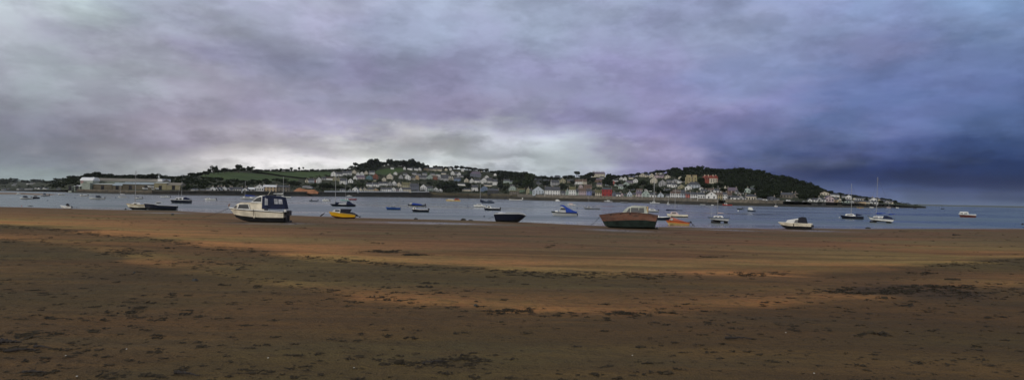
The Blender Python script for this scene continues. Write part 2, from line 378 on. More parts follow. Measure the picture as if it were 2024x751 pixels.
# ------------------------------------------------------------------ far shore tables (photo x : photo y), turned into bearings
def tab(pts, ang=True):
    P = [ray(p[0], p[1]) if ang else (ray(p[0], 385)[0], p[1]) for p in pts]
    U = [p[0] for p in P]; V = [p[1] for p in P]; return lambda u: np.interp(u, U, V)
tY0 = tab([(-400,560),(0,515),(110,500),(130,482),(200,447),(300,406),(450,470),(600,603),(700,754),(850,990),(930,1010),(1000,904),(1030,840),(1060,738),(1100,695),(1250,646),(1330,560),(1400,474),(1500,470),(1600,495),(1700,532),(1780,593),(1830,680)], False)
tY1 = tab([(-400,2600),(80,2600),(135,950),(300,850),(450,1000),(600,1250),(700,1400),(850,1600),(950,1600),(1030,1400),(1100,1250),(1300,1150),(1400,900),(1500,880),(1600,820),(1700,780),(1780,760),(1830,760)], False)
ta0 = tab([(-400,366),(0,376),(100,376.5),(160,375),(200,376.5),(300,378.5),(360,378.3),(450,378),(520,379),(600,380),(640,379.5),(850,379.8),(870,382),(950,383),(1000,384),(1030,384.8),(1060,385.5),(1110,387),(1250,390.5),(1320,392),(1400,394.8),(1500,397.3),(1560,398.5),(1620,400),(1650,400),(1700,402),(1750,404),(1790,407),(1830,409.3)])
ta1 = tab([(-400,355),(0,359),(60,358),(112,357),(150,353),(200,350),(260,351),(330,352),(370,348),(400,342),(430,338),(480,336),(560,338),(640,337),(690,334),(720,329),(750,326),(800,325),(830,329),(870,332),(940,337),(1000,344),(1040,347),(1080,352),(1130,351),(1170,350),(1210,350),(1260,349),(1300,344),(1330,342),(1360,339),(1390,337),(1430,340),(1480,339),(1510,343),(1545,353),(1570,360),(1600,366),(1620,375),(1650,381),(1700,388),(1740,392),(1765,397),(1790,403),(1830,408)])
def hill(px, py):
    u, a = ray(px, py); a0, a1 = float(ta0(u)), float(ta1(u)); t = min(max((a-a0)/(a1-a0), 0), 1)
    Y = (tY0(u)+10)*(1-t)+tY1(u)*t
    aa = a0+(a1-a0)*t; return Vector((u*Y, Y, EYE+aa*Y))
ULO, UHI = ray(-330, 380)[0], ray(1830, 410)[0]
nc = 1100; nr = 70
U = np.linspace(ULO, UHI, nc); T = np.linspace(0, 1, nr)
A0, A1, Y0, Y1 = ta0(U), ta1(U), tY0(U)+10, tY1(U)
rowsV = []; fld = []
FIELDS = [[(395,347),(420,342),(455,340),(500,342.5),(560,350.5),(592,354),(585,359),(540,358),(500,356),(450,357),(405,352)],
          [(508,339),(560,340),(650,339.5),(662,344),(640,349),(600,352.5),(560,348.5),(505,340.5)],
          [(742,337),(765,333),(792,331),(800,336),(790,341),(770,346),(742,344)],
          [(838,341),(880,342),(876,347),(835,346)]]
for t in T:
    Y = Y0*(1-t)+Y1*t; z = EYE+(A0+(A1-A0)*t)*Y
    z = z+(fbm(U*60, np.full(nc, t*14), 41)-.5)*1.6*min(1, t*6)*(1-t**6)
    rowsV.append(np.stack([U*Y, Y, z], -1))
    P = np.array([proj(*p) for p in rowsV[-1]])
    f = np.zeros(nc)
    for k, fp in enumerate(FIELDS): f = np.maximum(f, inpoly(P[:, 0], P[:, 1], fp)*(1.-.12*(k == 0)))
    fld.append(f)
for k in (60, 200, 500, 1200):
    Y = Y1+k; z = np.maximum(rowsV[nr-1][:, 2]-k*.10, -2.); rowsV.append(np.stack([U*Y, Y, z], -1)); fld.append(fld[-1]*0)
hm = bpy.data.materials.new('hillside'); hm.use_nodes = True; X.nt = hm.node_tree; N = hm.node_tree.nodes; LK = hm.node_tree.links
pb = N['Principled BSDF']; pb.inputs['Roughness'].default_value = .95; pb.inputs['Specular IOR Level'].default_value = .1
geo = N.new('ShaderNodeNewGeometry'); sx = N.new('ShaderNodeSeparateXYZ'); LK.new(geo.outputs['Position'], sx.inputs[0])
gx, gy = X(sx.outputs[0]), X(sx.outputs[1]); pv = xvec(gx, gy, 0.)
scr = xmix(xnoise(pv, .03, 6, .65).smooth(.35, .65), (.022,.030,.014), (.050,.050,.028))
gr = xmix(xnoise(pv, .02, 6, .6).smooth(.3, .7), (.034,.060,.016), (.058,.084,.025))
LK.new(xmix(attr('field'), scr, gr).o, pb.inputs['Base Color'])
grid_mesh('hillside', np.array(rowsV), len(rowsV), nc, hm, dict(field=np.array(fld)), kind='structure')
# foreshore mud below the walls
zt = EYE+A0*Y0; Yb = tY0(U)
fr = []
wl_ = (fbm(U*90, U*0, 51)-.5)*8
for dyy, zf in ((-22, -.04), (-2, 0), (3, .12), (7, .38), (8.5, .42)):
    z = zt*zf if zf > 0 else np.full(nc, -1. if zf < 0 else 0.02)
    Y = Yb+dyy+(wl_ if dyy < 5 else 0); fr.append(np.stack([U*Y, Y, z], -1))
fr.append(np.stack([U*(Yb+10.5), Yb+10.5, zt*.44-.3], -1))
grid_mesh('foreshore', np.array(fr), len(fr), nc, mat('foreshore_mud', (.014,.013,.010), .9, coord='Object', scale=.08, rgb2=(.045,.038,.024), bump=.3), kind='structure')
# sandbar at the far left
sb = []
us = np.linspace(ray(-330,383)[0], ray(150,383)[0], 80)
for k, (yv, z) in enumerate(((262,-.5),(270,.12),(330,.25),(345,-.5))):
    q = (1-np.clip((us-ray(40,383)[0])/(us[-1]-ray(40,383)[0]), 0, 1)**2)
    sb.append(np.stack([us*(yv+8*np.sin(us*60)), yv+8*np.sin(us*60)+0*us, z*q-(1-q)*.3], -1))
grid_mesh('mud_bank', np.array(sb), 4, 80, mat('bank_sand', (.17,.12,.08), .9, scale=.1), kind='structure')
# low far coast at the right
fc = []; us = np.linspace(ray(1760,409)[0], ray(2300,414)[0], 120)
hh = 3+(7+4*(fbm(us*40, us*0, 61)-.4))*np.clip((us-us[0])/.05, 0, 1)
for k, (yv, q) in enumerate(((5200,0),(5250,1),(5900,1.3),(6500,0))):
    fc.append(np.stack([us*yv, yv+0*us, -1+(hh+1)*q], -1))
grid_mesh('far_coast', np.array(fc), 4, 120, mat('far_coast', (.05,.065,.05), .95, scale=.002), kind='structure')
# ------------------------------------------------------------------ walls along the far shore
stone = mat('wall_stone', (.10,.088,.07), .9, scale=.5, rgb2=(.19,.165,.13), bump=.4)
dkstone = mat('weedy_stone', (.022,.024,.018), .9, scale=.3, rgb2=(.055,.05,.038))
white = mat('white_render', (.72,.73,.73), .7, .10, .4)
def wall_run(pa, pb_, label, cap=None, n=60, top=None, dz=.9, cat='sea wall', low=None):
    ua, ub = ray(pa, 385)[0], ray(pb_, 390)[0]; us = np.linspace(ua, ub, n)
    yb = tY0(us)+8.6; zt_ = EYE+ta0(us)*(tY0(us)+10); root = empty('sea_wall', (0,0,0), 0, label, cat)
    def strip(name, z0, z1, m, y0, y1):
        b = MB(); vs = []; fs = []
        for i, u in enumerate(us):
            for yy_, z in ((y0, z0[i]), (y0, z1[i]), (y1, z1[i]), (y1, z0[i])): vs.append((u*(yb[i]+yy_), yb[i]+yy_, z))
        for i in range(n-1):
            for j in range(4): fs.append((i*4+j, i*4+(j+1) % 4, i*4+4+(j+1) % 4, i*4+4+j))
        fs += [(0,1,2,3), (n*4-4, n*4-3, n*4-2, n*4-1)]; b.add(vs, fs); return b.build(name, m, root)
    mid = zt_*.56
    strip('footing', zt_*.3, mid, low or dkstone, -.5, 1.)
    strip('face', mid, zt_+.05, top or stone, 0, .9)
    strip('parapet', zt_+.05, zt_+dz, cap or stone, .15, .55)
    return root
wall_run(136, 362, 'dark stone quay wall in front of the grey shipyard sheds', top=mat('quay_brown', (.045,.038,.03), .9, scale=.2, rgb2=(.10,.08,.055)), dz=.5)
wall_run(362.5, 640, 'long dark embankment under the low white buildings and the green field', top=dkstone, dz=.6)
wall_run(640.5, 848, 'dark wall with a white painted parapet under the left part of town', cap=white, top=dkstone, dz=1.15)
wall_run(848.5, 1022, 'dark rocky wall below the trees in the middle of the town', top=mat('brown_bank', (.05,.042,.026), .9, scale=.2, rgb2=(.10,.085,.05)), dz=.4)
wall_run(1022.5, 1420, 'pale stone harbour wall under the waterfront terrace with the red house')
wall_run(1434, 1548, 'stone quay wall right of the slipway, below the arched white building')

# ------------------------------------------------------------------ houses
def M(n, c, **k): return mat(n, c, .8, k.get('v', .08), k.get('s', .5))
WC = dict(white=M('render_white', (.62,.62,.60)), cream=M('render_cream', (.48,.44,.35)), grey=M('render_grey', (.30,.30,.30)), yellow=M('render_yellow', (.29,.27,.18)),
 blue=M('render_blue', (.15,.20,.29)), lavender=M('render_lavender', (.19,.22,.40)), red=M('render_red', (.24,.03,.03)), coral=M('render_coral', (.36,.12,.10)), pink=M('render_pink', (.42,.34,.35)),
 brick=M('brick_red', (.24,.07,.045)), teal=M('render_teal', (.09,.17,.19)), orange=M('render_orange', (.20,.08,.05)), mint=M('render_mint', (.32,.38,.34)), tan=M('stone_tan', (.40,.30,.19)),
 stone=M('rubble_stone', (.15,.13,.105), v=.3), brown=M('render_brown', (.20,.13,.10)), ochre=M('render_ochre', (.32,.27,.15)), slate=M('slate_hung', (.12,.13,.16)), green=M('render_green', (.12,.18,.12)), dark=M('tarred', (.035,.035,.035)), paleblue=M('render_pale_blue', (.40,.44,.48)))
RC = dict(slate=mat('roof_slate', (.055,.058,.066), .7, .25, .4), brown=mat('roof_brown', (.10,.07,.055), .8, .25, .4), grey=mat('roof_grey', (.14,.14,.145), .7, .2, .4), moss=mat('roof_moss', (.10,.095,.05), .9, .25, .4), white=mat('roof_pale', (.55,.56,.56), .6, .1, .3), purple=mat('roof_purple', (.11,.09,.12), .7, .2, .4), red=mat('roof_red', (.33,.07,.035), .8, .2, .4), green=mat('roof_green', (.08,.10,.08), .8, .2, .4))
PANE = mat('window_pane', (.02,.024,.03), .15, .3, .2, spec=.5); FRAME = mat('window_frame', (.6,.6,.58), .5)
brickm = WC['brick']; POT = mat('chimney_render', (.26,.22,.18), .9, .3, 1.)
_wb = MB(); _wb.box((0, 0, 0), (1, .12, 1)); _wo = _wb.build('window', PANE); WIN = _wo.data; bpy.data.objects.remove(_wo)
_wb = MB(); _wb.box((0, 0, 0), (1, .12, 1)); _wo = _wb.build('door', mat('door_paint', (.05,.06,.08), .6)); DOOR = _wo.data; bpy.data.objects.remove(_wo)
RECTS = []; HOUSES = []
def house(px0, px1, pyb, h, form='l', col='white', roof='slate', row='', win=None, yaw=None, wallf=None, depth=None, chim=True, name='house', label=None, cat='house', group='houses of the hillside town'):
    pc = (px0+px1)/2; P = hill(pc, pyb)
    if P.y < float(tY0(P.x/P.y))+16: q_ = float(tY0(P.x/P.y))+16; P = Vector((P.x*q_/P.y, q_, EYE+(P.z-EYE)*q_/P.y))
    k = P.y/F; Wd = (px1-px0)*k; H = h*k; RECTS.append((px0, px1, pyb-h, pyb, P.y))
    D = depth or max(6.5, min(Wd*.9, 9)); wf = wallf or (.58 if form == 'g' else .60); hw = H*wf
    base_rot = -math.atan2(P.x, P.y)*.75
    rz = base_rot+(random.uniform(-.22, .22) if yaw is None else yaw)
    root = empty(name, (P.x, P.y, P.z), rz, label, cat, group)
    if label is None: HOUSES.append((row, pc, root, col, form, roof, h))
    e = .25; b = MB(); sk = 1.2 if P.y < float(tY0(P.x/P.y))+22 else 3.5
    x, y = Wd/2, D
    if form == 'g':
        b.shell([(-x,-sk), (x,-sk), (x,hw), (0,H-.12), (-x,hw)], lambda z, q: D/2, y0=D/2); b.build('wall', WC[col], root)
        r = MB(); e2 = e*(H-hw)/x; t = .28
        for sg in (-1, 1):
            r.add([(sg*(x+e), -e, hw-e2), (0, -e, H), (0, D+e, H), (sg*(x+e), D+e, hw-e2), (sg*(x+e), -e, hw-e2+t), (0, -e, H+t), (0, D+e, H+t), (sg*(x+e), D+e, hw-e2+t)],
                  [(0,1,2,3),(4,5,6,7),(0,1,5,4),(3,2,6,7),(0,3,7,4),(1,2,6,5)])
    elif form in ('l', 't'):
        b.add([(-x,0,-sk),(x,0,-sk),(x,D,-sk),(-x,D,-sk),(-x,0,hw),(x,0,hw),(x,D,hw),(-x,D,hw),(-x,D/2,H-.1),(x,D/2,H-.1)],
              [(0,1,5,4),(2,3,7,6),(1,2,6,9,5),(3,0,4,8,7),(0,3,2,1)]); b.build('wall', WC[col], root)
        r = MB(); e2 = e*(H-hw)/(D/2); t = .25
        for a0_, a1_ in ((-e, D/2), (D+e, D/2)):
            r.add([(-x-.1, a0_, hw-e2), (x+.1, a0_, hw-e2), (x+.1, a1_, H), (-x-.1, a1_, H), (-x-.1, a0_, hw-e2+t), (x+.1, a0_, hw-e2+t), (x+.1, a1_, H+t), (-x-.1, a1_, H+t)],
                  [(0,1,2,3),(4,5,6,7),(0,1,5,4),(3,2,6,7),(0,3,7,4),(1,2,6,5)])
    else:                                   # hip
        b.box((0, D/2, (hw-sk)/2), (2*x, D, hw+sk)); b.build('wall', WC[col], root)
        r = MB(); q = min(x*.45, D/2)
        r.add([(-x-e,-e,hw),(x+e,-e,hw),(x+e,D+e,hw),(-x-e,D+e,hw),(-x+q,D/2,H),(x-q,D/2,H)], [(0,1,5,4),(2,3,4,5),(1,2,5),(3,0,4),(0,3,2,1)])
    ro = r.build('roof', RC[roof], root)
    if chim and h > 6:
        c = MB(); xs = (-x+.5, x-.5) if (form != 'g' and Wd > 7) else ((x-.5,) if form != 'g' else (0.,))
        for cx_ in xs:
            yc = D/2 if form != 'g' else D*.7
            ch = MB(); ch.box((cx_, yc, H+.35), (.7, .9, 1.7)); ch.box((cx_, yc-.2, H+1.35), (.25,.25,.35)); ch.box((cx_, yc+.2, H+1.35), (.25,.25,.35)); ch.build('chimney', POT, ro)
    if h >= 6 or win:
        nf = 2 if hw > 4. else 1
        n = win or max(1, int(round(Wd/(2.9 if form != 'g' else 3.2))))
        ww = min(1.05, Wd/n*.52); wh = min(1.5, hw/nf*.58)
        for fl in range(nf):
            zc = hw*(fl+.52)/nf
            for i in range(n):
                xc = -x+Wd*(i+.5)/n
                if fl == 0 and nf == 2 and i == n//2 and n > 1:
                    o = link('door', DOOR, root); o.location = (xc, -.03, hw/nf*.42); o.scale = (.95, 1, hw/nf*.8); continue
                o = link('window', WIN, root); o.location = (xc, -.03, zc); o.scale = (ww, 1, wh)
        if form == 'g' and H-hw > 2.2:
            o = link('window', WIN, root); o.location = (0, -.03, hw+(H-hw)*.25); o.scale = (ww*.8, 1, wh*.7)
    return root
CN = dict(white='white', cream='cream', grey='grey', yellow='yellow', blue='blue', lavender='lavender blue', red='red', coral='coral red', pink='pale pink', brick='brick red', teal='teal', orange='orange', mint='pale mint', tan='tan', stone='brown stone', brown='brown', ochre='ochre', slate='slate grey', green='dark green', dark='dark', paleblue='pale blue')
FN = dict(g='gabled house', l='long house', t='terraced house', h='hip-roofed house')
ROWS = {
 'far': 'on the far bank at the left edge',
 'low': 'by the water left of the orange heap',
 'top1': 'in the highest terrace by the field',
 'mid1': 'in the second left row below',
 'wf1': 'just above the white-topped wall',
 'mw1': 'one row above the white wall',
 'hill2': 'in the row under the hilltop wood',
 'crest': 'in the crest row right of the hilltop wood',
 'c1': 'on the upper slope mid town',
 'c2': 'near the big slate house',
 'c3': 'low by the town gap',
 'q1': 'on the quay left of the red house',
 'q2': 'on the quay right of the red house',
 'q3': 'on the quay below the mansion',
 'u1': 'above the left quay houses',
 'u2': 'up the slope right of the red house',
 'u3': 'near the skyline right of the crest hotel',
 'u4': 'below the tan towered house',
 'w1': 'below the dark wood on the right',
 'p1': 'in the upper row of the far point',
 'p2': 'in the shore row of the far point',
}
def R(row, *items):
    for it in items:
        it = list(it); kw = it.pop() if isinstance(it[-1], dict) else {}
        house(*it[:4], *(it[4:7] if len(it) > 4 else []), row=row, **kw)
R('far', (3,8,375.8,2.5,'l','white'), (12,17,375,2.5,'g','grey'), (24,30,367,2.2,'l','white'), (33,37,375.4,3,'g','white'), (38,44,375.6,2.6,'l','grey'), (50,62,375.4,2.6,'l','white','grey'), (52,56,364.5,2,'g','white'), (59,64,364,2.2,'l','white'), (65,69,363,2,'l','cream'), (68,72,373.5,3,'g','white'), (74,78,374,3.4,'g','white'), (84,88,374,3.6,'g','white'), (88.4,92,374.4,3,'l','white'), (27,32,364,2,'l','grey'), (112,118,375.5,3,'l','grey'))
R('low', (377,383,377.6,4.4,'l','white'), (384,391.5,377.6,4.6,'l','white'), (397,405,377.8,3,'l','grey','grey'), (407,414,377.6,5,'l','white'), (415,425,377.8,8,'g','white','white'), (425.5,430,377.8,8,'g','white'), (430.3,437,377.8,8,'g','paleblue'), (437.4,447,377.9,8,'g','white','white'), (447.5,455,378,7.5,'g','grey'),
  (457,478,378.2,7.5,'l','white','slate',dict(win=5,yaw=0)), (480,488,378.3,7,'g','white'), (490,503,378.4,7.5,'l','grey','white',dict(yaw=0)), (504,520,378.6,13,'g','white','white',dict(win=4,yaw=0,wallf=.62)), (520.5,545,378.6,12.5,'l','tan','white',dict(yaw=0,wallf=.72)), (546,571,378.8,12,'l','stone','slate',dict(yaw=0,wallf=.75)), (598,616,371.5,4,'l','grey','grey'))
R('top1', (654,664,349,10,'g','white'), (664.5,676,348,7,'l','white'), (676.3,685,347.5,9,'l','white','slate',dict(yaw=0)), (685.2,695,347.3,9.5,'l','white','slate',dict(yaw=0)), (695.5,704,344,8,'g','cream','brown'), (704.5,711,348,7.5,'g','white'), (711.5,719,347.5,8,'g','white'), (720,727,345.5,8,'g','cream'), (729,740,345,7,'l','white'))
R('mid1', (603,609,361,7,'g','cream'), (609.5,620,361,7.5,'l','paleblue'), (620.5,625,360.5,6,'l','brick','brown'), (626,635,361.5,11,'g','white'), (637,645,356,6,'l','grey'), (645.5,657,355.5,5,'l','white','brown'), (657.5,666,357,8.5,'g','yellow'), (667,671,358,9,'g','yellow'), (671.5,684,364,11,'l','white','slate'), (688,697,361.5,8.5,'g','white'), (698,705,355.5,8,'g','white'), (705.5,721,354.5,7.5,'l','pink','purple'), (723,736,355.5,9,'g','teal','green'), (737,747.5,355,12,'g','orange','brown'), (738,743,358,3.5,'l','yellow'))
R('wf1', (673,682,379,6,'l','white'), (689,694,378.5,6,'g','white'), (696,707,379.2,9.5,'g','white'), (708,716,379,7.5,'g','cream'), (716.5,725,379,8,'g','cream'), (726,737,379.2,8,'l','cream'), (737.5,748,379.2,7,'g','tan'), (752,763,379.2,8.5,'l','white'), (763.5,773,379.2,8.5,'l','white'), (773.5,782,379.2,9,'g','white'), (782.5,788.5,379.2,8,'l','pink'), (789,795,379.2,9,'g','white'), (795.5,812,379.2,8,'l','cream','slate',dict(win=5,yaw=0)))
R('mw1', (723.5,735,369,7.5,'l','white'), (735.5,748,369,7.5,'l','white'), (749,757,367.5,8,'l','white'), (757.5,766,367.5,8,'l','white'), (766.5,774,367.5,8.5,'g','grey'), (774.5,783,367.5,10,'g','white'), (784,792,369,8.5,'g','cream'), (793,809,372.5,12,'l','yellow','moss',dict(win=4)), (811,828,377,14,'l','slate','slate',dict(win=4,wallf=.7)), (830,843,378,13.5,'g','white'), (843.5,855,378,10,'l','mint'), (856,866,378.5,8,'g','white'), (866.5,874,379,6,'g','white'))
R('hill2', (755,763,358,7.5,'g','cream'), (764,776,355,12,'g','cream'), (778,785,345.5,6,'g','white'), (788,796,354.5,9,'g','grey'), (800,811,355,10,'g','white'), (811.5,820,356,7.5,'l','cream'), (820.5,828,355.5,9.5,'g','tan','brown'), (828.5,843,355,8,'l','grey'), (844,855,354.5,9,'g','mint'), (855.5,864,355.5,8.5,'l','orange','brown'), (864.5,872,355.5,8,'g','white'))
R('crest', (755,761,328,5,'l','white'), (772,778,334.5,4.5,'l','white'), (787,794,328.5,4,'l','grey'), (797,802,335.5,6,'g','white'), (805,814,336,5,'l','white'), (819,826,337,5.5,'l','white'), (826.5,832,337,6,'g','white'), (837,846,336.8,7,'h','tan'), (846.5,853,337.5,6,'l','cream'), (853.5,862,338,6.5,'l','cream'), (862.5,873,338.5,7,'l','cream'), (814,822,345.5,5,'l','grey'), (834,843,346.5,5,'l','grey'), (850,860,347,5,'l','grey'))
R('c1', (879,884,337.5,5,'g','cream'), (888,893,337.5,6,'g','white'), (891,898,346,8,'g','white'), (898.5,904,347,7,'l','grey'), (904.5,911,347.5,7.5,'g','white'), (911.5,917,339,6,'g','white'), (872,886,358,13,'l','grey','slate',dict(wallf=.45)), (886.5,891,357,8.5,'g','cream'), (891.5,896,357,8.5,'g','cream'), (897,909,358.5,8.5,'l','blue','slate'), (911,917,351,5,'l','grey'), (918,926,361,9,'g','cream'), (947,953,340,5,'l','cream'), (976,981,347.5,5,'g','white'))
R('c2', (930,951,351,12,'h','slate','purple',dict(win=5)), (929,936,361.5,9,'g','white'), (936.5,948,361.5,7.5,'l','white'), (951,962,362.5,11,'g','white'), (959,966,353,6,'g','white','white'), (962.5,973,361.5,10,'l','white','slate',dict(wallf=.4)), (973.5,983,366.5,12,'l','white','slate'), (956,972,368.5,4.5,'l','cream'), (904,920,367,5,'l','white'), (932,945,378,12,'l','white','slate',dict(win=3,yaw=0)), (951,965,378.5,11,'g','blue','slate'), (966,985,379.5,6.5,'l','cream'))
R('c3', (914,930,378,5.5,'l','cream'), (995,1007,361.5,7,'l','mint'), (1007.5,1018,363,6,'l','mint'), (1006,1020,378,11,'g','mint'), (1021,1037,379.5,7,'l','green','moss'), (1007,1026,389,8,'l','stone','moss',dict(yaw=0,wallf=.75)), (963,986,389.5,8,'l','dark','slate',dict(yaw=0,wallf=.85)))
R('q1', (1040,1047.5,383,13,'g','yellow'), (1047.8,1052,384,11,'l','green'), (1052.4,1075,385,17,'g','paleblue','slate',dict(win=4,yaw=0,wallf=.5)), (1076.5,1092,386,17,'t','white','slate',dict(win=3,yaw=0)), (1092.2,1107,386.5,17,'t','white','slate',dict(win=3,yaw=0)), (1108,1117.5,387,9,'l','grey'), (1118,1124,387,14,'g','mint'), (1124.4,1138,387.5,18,'t','white','moss',dict(win=3,yaw=0,wallf=.68)), (1138.3,1143.5,388,14,'l','mint'), (1144,1159,388,16,'t','pink','brown',dict(win=4,yaw=0,wallf=.65)), (1159.4,1169,388.5,15,'t','lavender','slate',dict(win=2,yaw=0,wallf=.7)), (1170,1176,388.7,11,'l','dark'), (1176.5,1189,389,13,'t','cream','moss',dict(win=3,yaw=0)))
R('q2', (1190,1209.5,389.5,17.5,'t','red','slate',dict(win=3,yaw=0,wallf=.84)), (1210,1218,390,11,'g','slate'), (1218.4,1226,390,9,'l','white'), (1226.5,1232,390,9,'g','pink'), (1232.4,1239,390.2,7,'l','green'), (1239.4,1249.5,391,12.5,'g','paleblue','slate',dict(win=2,yaw=0)), (1250,1257,391,9,'l','yellow'), (1257.5,1268,391.5,13,'l','pink','purple',dict(win=2)), (1269,1284,391.8,15,'g','mint','slate',dict(win=2,yaw=0)), (1284.5,1297,392,10,'l','white'), (1300,1312,392,11,'g','paleblue','slate',dict(win=1,yaw=0)), (1316,1325,392.5,8,'l','white'), (1325.4,1336,393,14,'t','white','brown',dict(win=3,yaw=0,wallf=.72)), (1336.2,1346,393,14,'t','white','brown',dict(win=2,yaw=0,wallf=.72)), (1346.2,1356,393.5,14,'t','paleblue','slate',dict(win=2,yaw=0,wallf=.72)), (1356.2,1365.4,394,13.5,'t','coral','slate',dict(win=2,yaw=0,wallf=.72)), (1365.8,1379,394.3,13.5,'t','white','slate',dict(win=3,yaw=0,wallf=.7)), (1379.2,1393,394.8,13.5,'t','white','slate',dict(win=3,yaw=0,wallf=.7)))
R('q3', (1396,1416,395.5,16,'g','white','brown',dict(win=2,yaw=0,wallf=.6)), (1416.5,1428,396,14.5,'t','ochre','brown',dict(win=3,yaw=0,wallf=.72)), (1428.4,1437,396,15,'t','white','slate',dict(win=2,yaw=0,wallf=.76)), (1437.4,1446,394,14,'l','grey','brown'), (1444.5,1460,396,9,'l','white','slate'), (1460.5,1469,396.5,10,'g','grey','grey'), (1469.4,1474,396.7,8,'l','white'), (1474.5,1494,397,12,'t','cream','slate',dict(win=4,yaw=0,wallf=.7)), (1495,1506,397.3,5,'l','grey','grey'))
R('u1', (1088,1094,350.5,4,'h','slate'), (1090,1106,367,11,'l','grey'), (1106.5,1118,361.5,9,'g','yellow','green'), (1055,1070,356,6,'l','slate'), (1096,1108,351,5,'h','slate'), (1118,1128,352,5,'l','slate'), (1136,1144,365,10,'t','white','brown'), (1144.3,1152,365,10,'t','white','brown'), (1152.3,1160,365,10,'t','cream','brown'), (1155,1170,373,8,'l','brown','brown'), (1175,1190,359.5,7,'l','brown','purple'), (1185,1193,354,5,'l','grey'), (1180,1190,369,7,'l','cream','purple'), (1144,1152,372,7,'g','pink','brown'))
R('u2', (1198,1208,367,11,'g','paleblue'), (1208.5,1216,366.5,9.5,'g','coral','slate'), (1216.5,1222,368,6,'l','mint','moss'), (1222,1231,373.5,9,'l','mint','grey'), (1231,1244,372,13,'g','mint','slate',dict(win=2)), (1208,1214,353.5,5,'l','grey'), (1214.5,1222,353.5,5,'l','grey'), (1225,1231,355.5,6,'g','white'), (1232,1239,357,7.5,'g','white'), (1238,1252,363.5,6,'l','grey','purple'), (1252,1261,361,8,'g','white'), (1244,1254,376,6,'l','slate'))
R('u3', (1255,1263,349.5,5,'l','grey'), (1265,1275,350,7.5,'g','cream'), (1275.5,1283,350,6,'l','cream'), (1283.5,1293,351.5,8.5,'g','cream'), (1297,1303,344.5,5,'l','cream'), (1305,1311,344,6.5,'g','white'), (1294,1303,352,6.5,'g','pink','brown'), (1303.3,1312.5,352,6.5,'l','pink','purple'), (1314,1325,352.5,6.5,'g','cream'))
R('u4', (1286,1299,362.5,12,'g','cream','grey',dict(wallf=.6)), (1303,1317,368,12,'g','grey','grey'), (1319,1328,369.5,8.5,'l','white'), (1328.3,1338,370,8,'l','white'), (1330,1341,361,7,'g','grey'), (1341.5,1357,361.5,5.5,'l','white','slate'), (1341,1353,373,8,'g','yellow','grey'), (1354,1367,375.5,9,'g','white','slate'), (1361,1384,372.5,13,'h','paleblue','slate',dict(win=4,wallf=.55)), (1383,1391,375.5,7,'g','white'), (1318,1326,361,6,'l','grey'))
R('w1', (1440,1458,381,10,'l','brown','purple',dict(wallf=.4)), (1471,1483,381,10,'g','mint','slate'), (1482,1507,374,8,'h','slate','green',dict(wallf=.35,chim=False)), (1543,1565,391,10,'l','stone','slate',dict(win=4)), (1567,1580,390,9,'g','stone','slate'), (1518,1532,396,7,'l','slate','slate'), (1532.5,1540,396.5,4,'l','grey'), (1455,1470,384,8,'l','grey','slate'))
R('p1', (1622,1638,386,7,'g','cream','brown'), (1643,1651,388.5,5.5,'l','white'), (1651.3,1659,389,5.5,'l','white'), (1664,1671,391,5,'l','grey'), (1672,1682,394,8,'g','white','white'), (1686,1692,395,4.5,'g','cream'), (1692.5,1701,396.5,6,'t','white'), (1701.3,1710,396.8,6,'t','cream'), (1712,1722,397.5,5.5,'g','white'), (1721,1733,399,8.5,'g','white'), (1735,1741,399.5,6.5,'g','cream'), (1741.5,1749,400.5,6,'l','cream'), (1750,1757,402,6,'g','grey'), (1757.3,1765,403,6,'l','cream'))
R('p2', (1598,1604,398.5,6,'g','white'), (1604.5,1615,398.5,6,'l','white'), (1615.5,1624,398.5,9,'g','grey'), (1624.5,1632,398.8,7,'l','white'), (1632.5,1648,399.2,12,'g','pink','purple',dict(win=3)), (1648.5,1656,399.3,8,'l','tan'), (1656.5,1664,399.5,7.5,'g','cream'), (1664.5,1678,401,7,'l','mint'), (1680,1688,401.5,5.5,'g','grey'), (1689,1698,402,6,'l','stone'), (1699,1711,402,5.5,'l','tan'), (1713,1719,402.5,5,'l','cream'), (1724,1735,403.2,6,'l','white'))
R('crest', (797,805,347,5,'l','grey'), (823,832,348,5,'l','grey'), (861,870,348.5,5,'l','white'), (872,881,345.5,5,'l','cream'))
R('c1', (884,891,352,5,'l','white'), (902,909,352.5,5,'g','grey'), (858,866,352,4,'l','grey'))
R('u1', (1060,1072,365,7,'l','grey'), (1074,1085,361,6,'l','slate'), (1121,1134,361,6,'l','stone'), (1008,1017,371,6,'l','grey'))
R('u2', (1244,1252,354,5,'l','cream'), (1213,1222,360,5.5,'l','white'), (1258,1270,379,6,'l','grey','brown'), (1274,1288,378.5,6,'l','white','slate'))
R('u4', (1302,1312,380,6,'l','grey'), (1314,1326,380,6.5,'l','white'), (1329,1341,380.5,6,'l','grey','brown'), (1343,1356,382,6,'l','cream'), (1386,1397,381.5,7,'l','grey','slate'), (1399,1411,379.5,7,'l','grey','brown'), (1413,1425,381,7,'l','white','slate'), (1341,1349,353.5,5,'g','cream'))
from collections import defaultdict
byrow = defaultdict(list)
for h_ in HOUSES: byrow[h_[0]].append(h_)
for rname, hs in byrow.items():
    hs.sort(key=lambda q: q[1])
    cnt = defaultdict(list)
    for q in hs: cnt[(q[3], q[4])].append(q)
    for (cn, fn), qs in cnt.items():
        for i, q in enumerate(qs):
            if len(qs) == 1: l = f"{CN[cn]} {FN[fn]} {ROWS[rname]}"
            else: l = f"{CN[cn]} {FN[fn]} {ROWS[rname]}, {ORD[i]} such from left"
            q[2]['label'] = l; q[2]['group'] = 'houses '+ROWS[rname]

